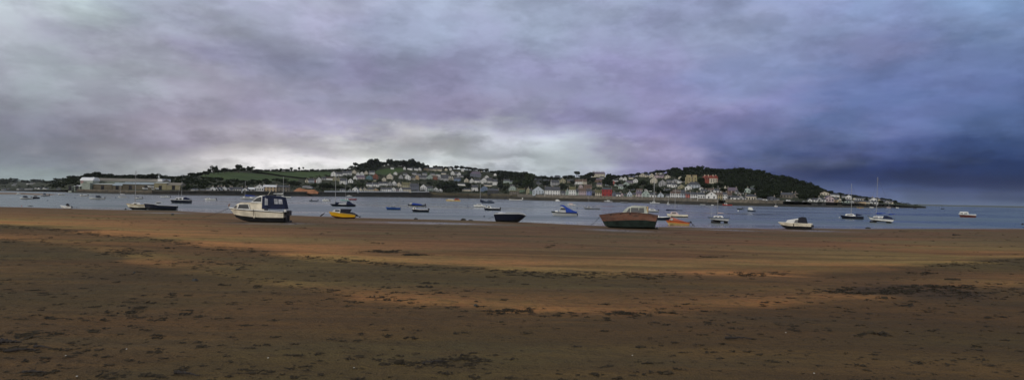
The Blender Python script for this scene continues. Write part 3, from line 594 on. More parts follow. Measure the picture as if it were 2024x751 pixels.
# ---- landmark buildings
def block(root, name, c, d, m, parent=None):
    b = MB(); b.box(c, d); return b.build(name, m, parent or root)
def site(pc, pyb): P = hill(pc, pyb); return P, P.y/F
def windows(root, xs, z, w, h, y=-.03, name='window'):
    for x in xs:
        o = link(name, WIN, root); o.location = (x, y, z); o.scale = (w, 1, h)
# crest hotel
P, k = site(1183, 348.5); r = empty('hotel', P, -math.atan2(P.x, P.y)*.75, 'long cream building with dark chimneyed roof alone on the crest', 'large house'); RECTS.append((1170,1197,338,348.5,P.y))
L_ = 26*k; block(r, 'wall', (0,5,(6*k-5)/2), (L_,10,6*k+5), WC['cream'])
for p in [r]:
    b = MB(); z0 = 6*k; b.add([(-L_/2-.4,-.4,z0),(L_/2+.4,-.4,z0),(L_/2+.4,10.4,z0),(-L_/2-.4,10.4,z0),(-L_/2+1.5,2,z0+4*k),(L_/2-1.5,2,z0+4*k),(L_/2-1.5,8,z0+4*k),(-L_/2+1.5,8,z0+4*k)], [(0,1,5,4),(1,2,6,5),(2,3,7,6),(3,0,4,7),(4,5,6,7),(0,3,2,1)])
    ro = b.build('roof', RC['purple'], r)
for x in (-11,-8.5,-3,1,7,10.5): block(r, 'chimney', (x,4,z0+4*k+.7), (1.3,1.3,2.4), POT, ro)
windows(r, np.linspace(-12,12,9), 4.6, 1, 1.5); windows(r, np.linspace(-12,12,9), 1.8, 1, 1.5)
# tan towered house
P, k = site(1368, 361); r = empty('towered_house', P, .1, 'yellow tan house with two square towers under the wood', 'large house'); RECTS.append((1358,1378,345,361,P.y))
W_ = 19*k; block(r, 'wall', (0,4,(11*k-5)/2), (W_,8,11*k+5), WC['ochre'])
for x in (-W_/2+2.2, W_/2-2.2): block(r, 'tower', (x,2,(14*k-5)/2), (4.4,4.6,14*k+5), WC['ochre']); block(r, 'parapet', (x,2,14*k+.3), (4.8,5,.6), WC['tan'])
b = MB(); b.add([(-2.6,-.1,11*k),(2.6,-.1,11*k),(2.6,8,11*k),(-2.6,8,11*k),(0,4,13.4*k)], [(0,1,4),(1,2,4),(2,3,4),(3,0,4)]); b.build('roof', RC['slate'], r)
windows(r, (-W_/2+2.2,0,W_/2-2.2), 2.2, 1.1, 1.7, -.36); windows(r, (-W_/2+2.2,0,W_/2-2.2), 5.2, 1.1, 1.7, -.36)
# red mansion
P, k = site(1408, 362); r = empty('mansion', P, .05, 'red brick mansion with cream lower front in the dark wood', 'large house'); RECTS.append((1394,1424,343,362,P.y))
block(r, 'wall', (-1.5*k,5,(12*k)/2-2), (26*k,9,12*k+4), WC['orange'] if False else M('mansion_brick', (.20,.055,.038)))
block(r, 'bay', (1.5*k,-.4,(9*k)/2-1), (15*k,2.2,9*k+2), WC['cream'])
b = MB()
for x in (-11*k, -1*k, 8*k):
    b.add([(x-3.4*k,.3,12*k),(x+3.4*k,.3,12*k),(x+3.4*k,9.6,12*k),(x-3.4*k,9.6,12*k),(x,.3,15.5*k),(x,9.6,15.5*k)], [(0,1,4),(3,2,5),(0,4,5,3),(1,2,5,4),(0,3,2,1)])
ro = b.build('roof', mat('mansion_roof', (.20,.045,.03), .8), r)
for x in (-13*k, -6*k, 3.5*k, 9*k): block(r, 'chimney', (x,4,14.5*k), (.9,.9,5*k), M('chimney_cream', (.45,.36,.26)), ro)
windows(r, (-3*k,2*k,6.5*k), 3*k, 1.1, 1.6, -1.54); windows(r, (-3*k,2*k,6.5*k), 6.6*k, 1.1, 1.5, -1.54); windows(r, (-12*k,-8*k), 9*k, 1, 1.6, .47)
# church steeple
P, k = site(1435, 378); r = empty('church_tower', P, .2, 'small pale church tower with pointed spire behind the quay houses', 'church'); RECTS.append((1432,1438,366,378,P.y))
block(r, 'tower', (0,1.5,2.2*k), (4.2*k,4.2*k,6*k), WC['tan'])
b = MB(); w = 2.1*k; b.add([(-w,1.5-w,5.2*k),(w,1.5-w,5.2*k),(w,1.5+w,5.2*k),(-w,1.5+w,5.2*k),(0,1.5,11.5*k)], [(0,1,4),(1,2,4),(2,3,4),(3,0,4),(0,3,2,1)]); b.build('spire', WC['cream'], r)
windows(r, (0,), 3.8*k, .9, 1.4, 1.5-2.1*k-.04)
# skyline aerials on the wood
for i, (px, lb) in enumerate(((1452,'left one of two thin aerials above the dark wood'), (1459,'right one of two thin aerials above the dark wood'))):
    P, k = site(px, 340); r = empty('aerial', P, .3, lb, 'aerial', 'aerials on the skyline')
    b = MB(); b.tube([(0,0,0),(0,0,12*k)], .12, 5); b.build('pole', mat('aerial_metal', (.05,.05,.06), .5), r)
    b = MB(); b.box((0,0,11*k), (2.2,.12,.12)); b.box((0,0,9.6*k), (1.6,.12,.12)); b.build('crossbar', MATS['aerial_metal'], r)

# ---- shipyard
GREYG = mat('shed_cladding', (.13,.15,.12), .7, .15, .15); TANR = mat('shed_roof_tan', (.17,.155,.125), .7, .2, .08); BLUR = mat('shed_roof_blue', (.22,.26,.28), .6, .15, .1); YEL = mat('shed_yellow', (.19,.17,.10), .7, .15, .1); WHM = mat('white_sheet', (.60,.61,.62), .5, .06, .3); BRN = mat('shed_brown', (.10,.085,.06), .9, .3, .1); DKO = mat('shed_opening', (.015,.015,.018), .9)
P, k = site(158, 376); P = Vector((0, P.y, P.z))
def sx_(px): return ray(px, 376)[0]*P.y
def sz_(px, py): u, a = ray(px, py); return EYE+a*P.y
def shed(name, label, px0, px1, py_top, py_eave, wallm, roofm, d0=0., D=18., arch=False, extra=None, base=377.):
    x0, x1 = sx_(px0), sx_(px1); xc = (x0+x1)/2; yc = P.y+2+d0
    sc_ = (yc)/P.y; x0 *= sc_; x1 *= sc_; xc *= sc_
    def Z(py): u, a = ray((px0+px1)/2, py); return EYE+a*yc-.0
    zb, ze, zt2 = Z(base)-2, Z(py_eave), Z(py_top); r = empty(name, (xc, yc, 0), 0, label, 'shed', 'shipyard sheds on the left quay'); x = (x1-x0)/2
    b = MB(); b.box((0, D/2, (zb+ze)/2), (2*x, D, ze-zb)); b.build('wall', wallm, r)
    b = MB(); n = 9
    sec = [(-.4, ze)]+([(D/2-D/2*math.cos(math.pi*i/n), ze+.1+(zt2-ze)*math.sin(math.pi*i/n)) for i in range(1, n)] if arch else [(D/2, zt2)])+[(D+.4, ze)]
    m = len(sec); vs = [(-x-.3, y, z) for y, z in sec]+[(x+.3, y, z) for y, z in sec]
    b.add(vs, [tuple(range(m)), tuple(range(m, 2*m))]+[(i, (i+1) % m, m+(i+1) % m, m+i) for i in range(m)]); ro = b.build('roof', roofm, r)
    return r, x, ze, zb, zt2, D, xc, yc, Z
r, x, ze, zb, zt2, D, xc, yc, Z = shed('main_shed', 'huge grey green shipyard hall with long tan roof', 172, 319, 352.6, 358.5, GREYG, TANR, d0=9, D=13)
block(r, 'roof_end', (x-1.6, 6.6, (ze+zt2)/2+.3), (3.6, 12.2, (zt2-ze)*.85), WHM)
b = MB(); 
for i in range(14): b.box((-x+4+i*4.2, -.06, (ze+zb)/2+2.5), (.2,.1,(ze-zb)*.55))
b.build('cladding_rib', mat('rib_grey', (.2,.22,.2), .6), r)
r, x, ze, zb, zt2, D, xc, yc, Z = shed('tower_shed', 'tall pale shipyard tower with arched white roof at left end of the hall', 158.5, 183, 350.6, 357, mat('pale_cladding', (.30,.33,.29), .7, .15, .2), WHM, d0=1, D=8, arch=True)
block(r, 'door', (-x*.25, -.08, zb+5), (2.6,.12,7.5), DKO); block(r, 'louvre', (-x*.72, -.08, ze-1.2), (2.2,.12,2.4), mat('pink_louvre', (.28,.18,.17), .7))
block(r, 'lower_wing', (x*.35, -1.5, zb+4.2), (x*1.2, 2.8, 8.), mat('pale_cladding2', (.24,.27,.23), .7, .15, .2))
for args, lab in (((146,158,366,368.3,GREYG,WHM), 'small grey shed with white roof left of the shipyard tower'),
                  ((135,141.5,368.4,370,mat('pale_cladding',(0,0,0)),GREYG), 'narrow pale green hut at the left end of the shipyard'),
                  ((184,221,362.6,364.5,BRN,mat('shed_roof_pale',(.34,.36,.33),.6,.1,.1)), 'long brown shed with thin pale roof edge before the hall'),
                  ((222,241,360.8,366.8,BRN,BLUR), 'blue grey pitched shed, left one of the middle pair'),
                  ((242,304,360,364.6,BRN,BLUR), 'wide dark shed with long blue grey roof'),
                  ((304.5,329,360,362,YEL,mat('shed_roof_pale',(0,0,0))), 'yellowish shed with pale roof edge beside the blue roofs'),
                  ((329.5,356,361,366,YEL,TANR), 'tan shed at the right end of the shipyard')):
    r, x, ze, zb, zt2, D, xc, yc, Z = shed('shipyard_shed', lab, *args, d0=0, D=8)
    for i in range(max(1, int(x/5))):
        block(r, 'door', (-x+2*x*(i+.5)/max(1, int(x/5)), -.08, zb+4), (2.4,.12,4.), DKO)
# orange heap
P, k = site(594, 379.5); r = empty('spoil_heap', P, 0); b = MB(); n = 26; m = 14; vs = []
prof = [(571,379),(575,377),(580,373.5),(584,371),(588,371),(594,373),(600,373.8),(606,374.5),(612,374),(616,374),(621,377),(625,379)]
for i in range(n):
    px = 570+55*i/(n-1); top = np.interp(px, [p[0] for p in prof], [p[1] for p in prof]); hh = (379-top)*k+.3
    for j in range(m):
        q = j/(m-1)*2-1; vs.append(((px-597)*k, 13+q*6*(hh/4+.4), -1.5+(hh+1.5)*max(0, 1-abs(q)**1.3)+random.uniform(-.15,.15)))
b.add(vs, [(i*m+j, i*m+j+1, (i+1)*m+j+1, (i+1)*m+j) for i in range(n-1) for j in range(m-1)])
b.build('heap_body', mat('orange_spoil', (.26,.12,.06), .9, .2, .3), r); tag(r, 'orange brown heap of earth on the far bank above the dark embankment', 'earth heap')
RECTS.append((571,625,371,380,P.y))
# parked vans and cars on the right hand quay
def car(px, py, wpx, colr, lab, van=False):
    P, k = site(px, py); Lc = wpx*k; r = empty('parked_van' if van else 'parked_car', P, random.uniform(-.2,.2), lab, 'van' if van else 'car', 'vehicles parked on the right quay')
    Hc = Lc*(.42 if van else .30); b = MB()
    prof_ = [(-Lc/2,.35),(Lc/2,.35),(Lc/2,Hc*.55),(Lc*.36,Hc*.62),(Lc*.25,Hc),(-Lc*.46,Hc),(-Lc/2,Hc*.9)] if van else [(-Lc/2,.3),(Lc/2,.3),(Lc/2,Hc*.55),(Lc*.25,Hc*.62),(Lc*.12,Hc),(-Lc*.25,Hc),(-Lc*.42,Hc*.65),(-Lc/2,Hc*.6)]
    b.shell(prof_, lambda z, x: .85, y0=0); b.build('body', mat('car_'+colr, dict(white=(.7,.7,.7), grey=(.3,.3,.32), dark=(.06,.06,.07))[colr], .3), r)
    for sd in (-1, 1): b = MB(); b.plate([(-Lc*.2,Hc*.66),(Lc*.2,Hc*.66),(Lc*.12,Hc*.9),(-Lc*.2,Hc*.9)], lambda z, x: .86, .02, sides=(sd,)); b.build('window', PANE, r)
    for x in (-Lc*.3, Lc*.3):
        b = MB(); b.tube([(x,-.9,.33),(x,.9,.33)], .33, 10); b.build('wheel', mat('tyre', (.02,.02,.02), .8), r)
for a in ((1512,397.6,9,'white','white van on the quay right of the arched building',True), (1523,398,6,'grey','grey car parked right of the white van on the quay',False), (1547,398.6,6,'white','white car parked below the brown stone house',False),
          (1558.5,398.6,8,'white','larger white van parked left of the grassy bank',True), (1569,399.2,6,'grey','pale grey car parked near the grassy bank',False), (1577,399.6,6,'dark','dark car parked at the start of the grassy bank',False), (1590,399.8,6,'white','small white car left of the point houses',False)): car(*a)
# ------------------------------------------------------------------ trees: leaf clumps on limbs
def leafmat(name, c1, c2):
    m = bpy.data.materials.new(name); m.use_nodes = True; X.nt = m.node_tree; N = m.node_tree.nodes; LK = m.node_tree.links
    pb = N['Principled BSDF']; pb.inputs['Roughness'].default_value = .9; pb.inputs['Specular IOR Level'].default_value = .1
    g = N.new('ShaderNodeNewGeometry'); oi = N.new('ShaderNodeObjectInfo')
    v = X(g.outputs['Random Per Island']); ob = X(oi.outputs['Random'])
    LK.new(xmix((v*.5+ob*.5), c1, c2).o, pb.inputs['Base Color']); return m
LF = [leafmat('leaf_dark', (.008,.013,.006), (.021,.029,.013)), leafmat('leaf_green', (.014,.023,.009), (.036,.048,.020)), leafmat('leaf_olive', (.05,.05,.02), (.09,.085,.035))]
BARK = mat('bark', (.05,.04,.03), .9)
def crown_quads(n, lobes, sz, seed):
    g = np.random.default_rng(seed); li = g.integers(0, len(lobes), n); Lb = np.array(lobes)[li]
    d = g.normal(size=(n, 3)); d /= np.linalg.norm(d, axis=1)[:, None]; rr = g.uniform(.55, 1.05, n)**.6
    p = Lb[:, :3]+d*Lb[:, 3:4]*rr[:, None]*np.array([1, 1, .85])
    nn = d+g.normal(size=(n, 3))*.6; nn /= np.linalg.norm(nn, axis=1)[:, None]
    a = np.cross(nn, g.normal(size=(n, 3))); a /= np.linalg.norm(a, axis=1)[:, None]; b = np.cross(nn, a)
    s = g.uniform(.6, 1.3, n)[:, None]*sz; c = g.uniform(.6, 1., n)[:, None]
    return np.stack([p-a*s-b*s*c, p+a*s-b*s*c*.6, p+a*s*.7+b*s*c, p-a*s*.8+b*s*c*.8], 1)
def lobes_for(kind, seed):
    g = random.Random(seed); L_ = []
    if kind == 'round':
        L_ = [(0, 0, .62, .30)]+[(math.cos(i*1.26+g.random())*g.uniform(.2,.32), math.sin(i*1.26)*g.uniform(.2,.32), g.uniform(.42,.78), g.uniform(.13,.22)) for i in range(9)]
    elif kind == 'wide':
        L_ = [(g.uniform(-.36,.36), g.uniform(-.3,.3), g.uniform(.45,.75), g.uniform(.13,.24)) for i in range(12)]
    elif kind == 'tall':
        L_ = [(g.uniform(-.18,.18), g.uniform(-.18,.18), z, .30*(1.05-z)+.06) for z in np.linspace(.3, .88, 9)]
    elif kind == 'umbrella':
        L_ = [(g.uniform(-.38,.38), g.uniform(-.32,.32), g.uniform(.68,.86), g.uniform(.10,.17)) for i in range(12)]
    return L_
PROTO = {}
for kind in ('round', 'wide', 'tall', 'umbrella'):
    for v in range(2):
        for ci in range(2):
            seed = hash((len(kind), v, ci)) & 0xffff
            lb = lobes_for(kind, seed+3); me = quads_mesh('crown', crown_quads(760, lb, .055, seed), LF[ci])
            tb = MB(); tb.tube([(0,0,-.15),(.01,0,.25),(-.01,.01,.6)], [.05,.035,.012], 6)
            for q in lb[1:6]: tb.tube([(0,0,.28),(q[0]*.5,q[1]*.5,(q[2]+.28)/2+.03),(q[0],q[1],q[2])], [.022,.015,.006], 4)
            to = tb.build('trunk', BARK); PROTO[(kind, v, ci)] = (me, to.data); bpy.data.objects.remove(to)
TREES = []
first_tree = {}
def tree(px, pyb, h, w, kind='round', ci=0, row='', P=None):
    P = P or hill(px, pyb); k = P.y/F; me, tm = PROTO[(kind, random.randint(0, 1), ci)]
    r = empty('tree', P, random.uniform(0, 6.28), None, 'tree'); hh = h*k/.92; ww = w*k/.86
    c = link('crown', me, r); t = link('trunk', tm, r)
    for o in (c, t): o.scale = (ww, ww, hh)
    TREES.append((row, px, r, kind, ci)); return r
TR = {
 's1': 'on the ridge behind the shipyard', 's2': 'on the knoll above the green field', 's3': 'in the hedge above the long field',
 's4': 'on the skyline left of the hilltop wood', 's5': 'on the hilltop wood', 's6': 'on the skyline above the middle of town', 's7': 'on the mass above the town gap',
 's8': 'on the skyline left of the crest hotel', 's9': 'on the skyline right of the crest hotel', 's10': 'on top of the dark right wood', 's11': 'on the skyline of the right point',
 't1': 'among the left hillside houses', 't2': 'among the middle houses', 't3': 'between the waterfront houses and the slope', 't4': 'among the houses below the right wood'}
def T_(row, *items):
    for it in items:
        px, top, w, h = it[:4]; kind = it[4] if len(it) > 4 else random.choice(['round','wide','round']); ci = it[5] if len(it) > 5 else 0
        tree(px, top+h, h*1.08, w*1.05, kind, ci, row)
T_('s1', (135,352,14,9),(150,348,15,10),(163,347,12,9),(176,343.5,16,12),(192,341,17,14),(206,344.5,14,10),(217,343.5,15,11),(231,346,13,9),(245,345.5,12,9),(259,346,14,9),(273,344.5,14,11),(291,344,18,12),(307,343.5,15,12),(323,346.5,12,9),(339,349,13,8),(353,348.5,12,8),(366,346.5,13,8))
T_('s2', (380,342.5,14,10),(393,341,13,10),(406,338.5,12,10),(414,334,9,9),(423,328.5,12,16),(431,335,12,9),(444,332,12,11),(457,334.5,8,8),(463,333.5,8,7),(471,326.5,12,15),(482,332,10,9),(495,329.5,13,11),(506,335,10,7))
T_('s3', (516,336,10,5),(527,335.5,8,5),(540,335,6,5),(547,334.2,6,5),(555,333.5,6,6),(566,334.5,12,6),(576,331.5,5,7,'round'),(584,335,7,4),(591,331,4.5,7,'round'),(599,331.2,4,7,'umbrella'),(606,336,8,4),(616,334,6,5),(625,336,8,4),(636,336,7,4),(650,336,9,4))
T_('s4', (668,335,12,6),(680,335,12,5),(690,334.5,9,5),(694,328,7,8),(702,323,9,12,'umbrella'),(713,325.5,11,9),(722,321,13,13))
T_('s5', (733,314.5,14,19),(743,314,14,19),(753,319.5,11,12),(761,321,10,9),(770,315,15,17),(783,317,13,14),(796,316.5,15,16),(806,318,12,14),(814,314,14,18),(823,319.5,12,14),(831,322.5,14,13),(842,327,13,8))
T_('s6', (860,327,7,7),(870,328.5,12,7),(882,329.5,12,7),(892,329,9,7),(902,328,11,8),(914,328.5,12,8),(926,330,12,8),(938,331.5,12,8),(950,333.5,11,8),(961,334,9,9),(973,338,12,7))
T_('s7', (985,337.5,14,12),(997,338.5,14,13),(1010,339.5,16,14),(1024,340,16,14),(1036,339.5,16,16),(1048,343,18,24,'wide',1),(1040,355,18,22,'wide',1),(1020,356,16,14,'wide',1))
T_('s8', (1062,347,11,9),(1073,347.5,12,8),(1086,350,13,7),(1100,350,12,7),(1117,348,11,7),(1129,347,12,9),(1140,340.5,13,14,'umbrella'),(1150,347,12,9),(1159,344.5,12,12),(1167,340.5,13,14))
T_('s9', (1204,344,15,18),(1214,346.5,13,12),(1224,346.5,12,7),(1236,345,12,8),(1249,343.5,13,8),(1262,341.5,12,9),(1275,340.5,11,8),(1288,340,12,8),(1300,336.5,13,9),(1311,337,12,7))
T_('s10', (1323,335.5,13,12),(1335,332.5,17,14),(1346,334.5,13,12),(1357,331.5,13,13),(1368,330.5,12,13),(1383,328.5,15,14),(1396,331.5,15,13),(1410,334,15,13),(1424,333.5,16,13),(1438,335,15,12),(1451,333.5,15,14),(1466,332.5,17,14),(1480,333.5,16,13),(1493,335,15,13),(1505,338,14,12),(1518,342.5,14,13),(1531,345.5,14,12),(1544,348,15,13),(1557,350.5,14,13),(1570,354,15,14),(1583,357.5,13,12),(1591,359.5,14,13),(1602,361,11,13),(1612,366.5,13,12),(1622,371.5,9,10))
T_('s11', (1640,377.5,12,8),(1652,381,9,5),(1661,380.5,9,8),(1674,384,9,5),(1685,384.5,12,6),(1696,387,12,5),(1710,389,9,6),(1721,389.5,9,7),(1733,391,9,6),(1744,391,10,7),(1756,393.5,12,7),(1765,396,11,7))
T_('t1', (620,364,12,9,'wide',1),(640,362,16,16),(652,364,15,13),(664,366,12,11),(674,368,11,9),(684,369,10,9),(700,364,11,9),(712,363,12,10,'wide',1),(648,347,8,7),(750,357,10,7),(716,357,9,6),(690,349,9,6),(746,372,9,6),(729,358,10,8))
T_('t2', (880,361,18,17),(895,362,16,16),(908,369,13,10),(870,362,12,12),(925,363,12,10),(949,370,10,8),(988,362,13,15),(990,347,14,13),(975,350,10,8),(922,346,13,14),(928,339,10,8),(1000,367,11,10),(828,362,8,8),(848,360,12,7))
T_('t3', (1075,357,16,14),(1090,358,10,8),(1110,364,14,15),(1120,368,9,9),(1132,357,10,8),(1172,352,10,12),(1198,353,14,18),(1206,359,10,12),(1160,350,14,13),(1222,360,12,10),(1235,365,8,8),(1246,367,13,12),(1256,365,11,14),(1270,356,16,16),(1283,366,17,17),(1297,371,15,16),(1309,374,14,13),(1322,377,13,12))
T_('t4', (1350,350,13,12),(1387,353,14,18),(1390,363,13,12),(1400,364,14,12),(1420,362,15,14),(1430,372,12,10),(1445,364,16,14),(1461,362,16,15),(1466,374,11,12),(1475,365,13,14),(1500,366,16,15),(1515,372,15,16),(1530,378,16,15),(1510,384,14,11),(1582,384,13,13),(1595,387,12,10),(1612,383,13,13),(1640,388,9,8),(1668,394,9,7),(1713,393,9,7),(1740,397,9,7))
KD = dict(round='round-crowned', wide='broad', tall='tall', umbrella='flat-topped'); CD = ['dark', 'greener']
cnt = defaultdict(list)
for q in TREES: cnt[(q[0], q[3], q[4])].append(q)
for (rw, kd, ci), qs in cnt.items():
    qs.sort(key=lambda q: q[1])
    for i, q in enumerate(qs):
        q[2]['label'] = (f"the only {CD[ci]} {KD[kd]} tree {TR[rw]}" if len(qs) == 1 else f"{CD[ci]} {KD[kd]} tree {TR[rw]}, {ORD[i]} such from left"); q[2]['group'] = 'trees '+TR[rw]

# ------------------------------------------------------------------ woods, hedges and scrub that read as one mass
RA = np.array(RECTS)
def clear(px, pyb, h, w, Y, cover=.35):
    m = (RA[:, 0] < px+w/2-.4) & (RA[:, 1] > px-w/2+.4) & (RA[:, 4] > Y-4) & (RA[:, 3]-(RA[:, 3]-RA[:, 2])*cover > pyb-h) & (RA[:, 2] < pyb)
    return not m.any()
def mass(name, label, cat, polys, n, hr, mi, nq=110, kinds=('round','wide'), seed=0, cover=.35):
    g = random.Random(seed); protos = [crown_quads(nq, lobes_for(kinds[i % len(kinds)], seed+i), .085, seed+i) for i in range(6)]; out = []
    for poly in polys:
        xs = [p[0] for p in poly]; ys = [p[1] for p in poly]; tries = 0; done = 0; N_ = int(n*abs(sum(xs[i]*ys[(i+1) % len(xs)]-xs[(i+1) % len(xs)]*ys[i] for i in range(len(xs))))/2/1000)
        while done < N_ and tries < N_*6:
            tries += 1; px, py = g.uniform(min(xs), max(xs)), g.uniform(min(ys), max(ys))
            if not inpoly(px, py, poly): continue
            P = hill(px, py); k = P.y/F; h = g.uniform(*hr)
            w = h*g.uniform(1., 1.5)
            if not clear(px, py, h, w, P.y, cover): continue
            a = g.uniform(0, 6.28); c, s = math.cos(a), math.sin(a); Q = g.choice(protos)*np.array([w*k, w*k, h*k])
            Q = np.stack([Q[..., 0]*c-Q[..., 1]*s, Q[..., 0]*s+Q[..., 1]*c, Q[..., 2]-.15*h*k], -1)+np.array([P.x, P.y, P.z]); out.append(Q); done += 1
    V = np.concatenate(out); me = quads_mesh(name, V, LF[mi]); o = link(name, me); tag(o, label, cat, kind='stuff'); return len(out)
mass('woodland', 'dark wood covering the slope behind and right of the shipyard', 'woodland', [[(-60,359),(60,360),(118,359),(140,356),(200,354),(330,355),(395,352),(400,356),(450,359),(520,360),(600,361),(600,372),(560,366),(500,368),(372,377),(330,372),(130,370),(128,377),(95,377),(96,366),(-60,366)]], 30, (8, 13), 0, seed=5)
mass('woodland', 'dark wood on the big hill at the right of town', 'woodland', [[(1316,346),(1360,343),(1400,340),(1480,342),(1515,347),(1560,360),(1610,374),(1630,383),(1618,392),(1580,396),(1512,396),(1470,383),(1430,372),(1396,345),(1356,360),(1330,352)]], 62, (9, 14), 0, seed=9, cover=.2)
mass('woodland', 'dark wood on the hilltop above the left part of town', 'woodland', [[(690,337),(722,331),(760,327),(800,327),(846,333),(850,337),(800,333),(745,334),(738,345),(700,341)]], 50, (9, 13), 0, seed=12)
mass('woodland', 'bushy wood on the bluff between the two halves of town', 'woodland', [[(980,350),(1010,345),(1050,349),(1058,360),(1048,380),(1024,383),(1030,372),(1008,368),(985,366)],[(866,366),(926,366),(930,382),(868,382)]], 50, (8, 12), 0, seed=15)
mass('scrub', 'dark garden shrubs and hedges filling the gaps between the town houses', 'shrubs', [[(600,352),(700,342),(760,348),(850,340),(980,345),(1050,352),(1130,353),(1210,352),(1290,347),(1330,345),(1370,363),(1430,368),(1500,384),(1500,397),(1400,394),(1250,390),(1110,386.5),(1000,383),(850,379.5),(600,379)]], 100, (2.6, 5), 1, nq=44, seed=21)
mass('hedge', 'continuous dark hedge along the skyline above the green fields', 'hedge', [[(395,343.5),(430,338.6),(480,336.8),(560,338.6),(640,337.6),(690,334.6),(690,336.5),(640,339.6),(560,340.4),(480,338.8),(430,341),(395,346)]], 420, (2.6, 5), 0, nq=50, seed=31)
mass('scrub', 'low green scrub on the far right point', 'shrubs', [[(1600,384),(1650,383),(1700,389),(1760,397),(1822,408),(1790,406.5),(1700,401.5),(1560,398)]], 120, (2.2, 4), 1, nq=44, seed=22)
mass('scrub', 'bushes along the dark shore of the left bank', 'shrubs', [[(-60,369),(118,369),(125,373.5),(-60,373)],[(360,366),(500,366),(640,370),(640,379),(360,377.5)],[(850,372),(1010,372),(1030,384),(850,381)]], 90, (2.2, 5), 0, nq=44, seed=23)
# hedgerow between the two fields
out = []
g = random.Random(4)
for i in range(240):
    t = i/239; px = 500+105*t; py = np.interp(px, [500,520,560,600,605], [341.6,343.2,349.5,354,354]); P = hill(px, py); k = P.y/F
    out.append(crown_quads(24, [(0,0,1.2,1.4)], .4, i)+np.array([P.x, P.y+g.uniform(-1,1), P.z]))
me = quads_mesh('hedgerow', np.concatenate(out), LF[0]); o = link('hedgerow', me); tag(o, 'dark hedge running down between the two green fields', 'hedge')
# ------------------------------------------------------------------ boats
def B(n, c, r=.35, v=.08, s=1.5, **k): return mat(n, c, r, v, s, **k)
BC = dict(white=B('gel_white', (.66,.66,.63), v=.2), cream=B('gel_cream', (.66,.60,.47), v=.2), navy=B('gel_navy', (.007,.010,.022)), black=B('antifoul_black', (.014,.015,.017), .7, .4), blue=B('gel_blue', (.02,.07,.25)), royal=B('cover_royal', (.02,.06,.34), .7),
 red=B('gel_red', (.30,.03,.025)), maroon=B('antifoul_red', (.09,.025,.02), .7), yellow=B('gel_yellow', (.60,.33,.015)), orange=B('gel_orange', (.50,.12,.03)), green=B('gel_green', (.014,.024,.020), .7, .4), grey=B('gel_grey', (.22,.23,.24)), wood=B('varnish', (.20,.09,.04), .5), teal=B('gel_teal', (.22,.40,.38)), ltgrey=B('gel_light_grey', (.40,.41,.42)), mid=B('gel_slate', (.06,.08,.12)), pinkw=B('gel_pink', (.50,.38,.36)), ochre=B('gel_ochre', (.50,.36,.14), v=.2))
NAVYC = mat('canvas_navy', (.008,.013,.038), .85, .3, 3., bump=.3); ROYC = mat('canvas_royal', (.014,.045,.26), .85, .25, 3., bump=.3); BLKC = mat('canvas_black', (.012,.013,.02), .85, .3, 3., bump=.3)
GL = mat('boat_glass', (.012,.015,.018), .35, .3, 1., spec=.6); CLR = mat('clear_panel', (.30,.31,.34), .3, .3, 3.); ALU = mat('alloy_mast', (.33,.33,.33), .4); RIG = mat('rigging', (.10,.10,.10), .5); DECK = mat('deck_grey', (.36,.36,.34), .8, .15); OBM = mat('outboard_dark', (.018,.018,.022), .4); ROPE = mat('rope', (.05,.04,.03), .9); STEEL = mat('steel_rail', (.45,.45,.45), .3, metal=.7)
WRK = bpy.data.materials.new('peeling_orange_paint')
def wreckmat():
    WRK.use_nodes = True; X.nt = WRK.node_tree; N = WRK.node_tree.nodes; LK = WRK.node_tree.links; pb = N['Principled BSDF']; pb.inputs['Roughness'].default_value = .8
    t = N.new('ShaderNodeTexCoord'); mp = N.new('ShaderNodeMapping'); mp.inputs['Scale'].default_value = (.55, 1, 2.4); LK.new(t.outputs['Object'], mp.inputs[0])
    n = xnoise(X(mp.outputs[0]), 1.6, 7, .65, .4); m = xnoise(X(mp.outputs[0]), 4.5, 6, .7, .2)
    c = xmix(n.smooth(.38, .62), (.085,.037,.026), (.165,.07,.042)); c = xmix(m.smooth(.52, .62), c, (.13,.085,.06)); c = xmix(m.smooth(.64, .72), c, (.32,.24,.18)); c = xmix(n.smooth(.60, .70), c, (.05,.035,.03))
    LK.new(c.o, pb.inputs['Base Color'])
wreckmat()
def lerp(pts, x): return float(np.interp(x, [p[0] for p in pts], [p[1] for p in pts]))
BN = {}
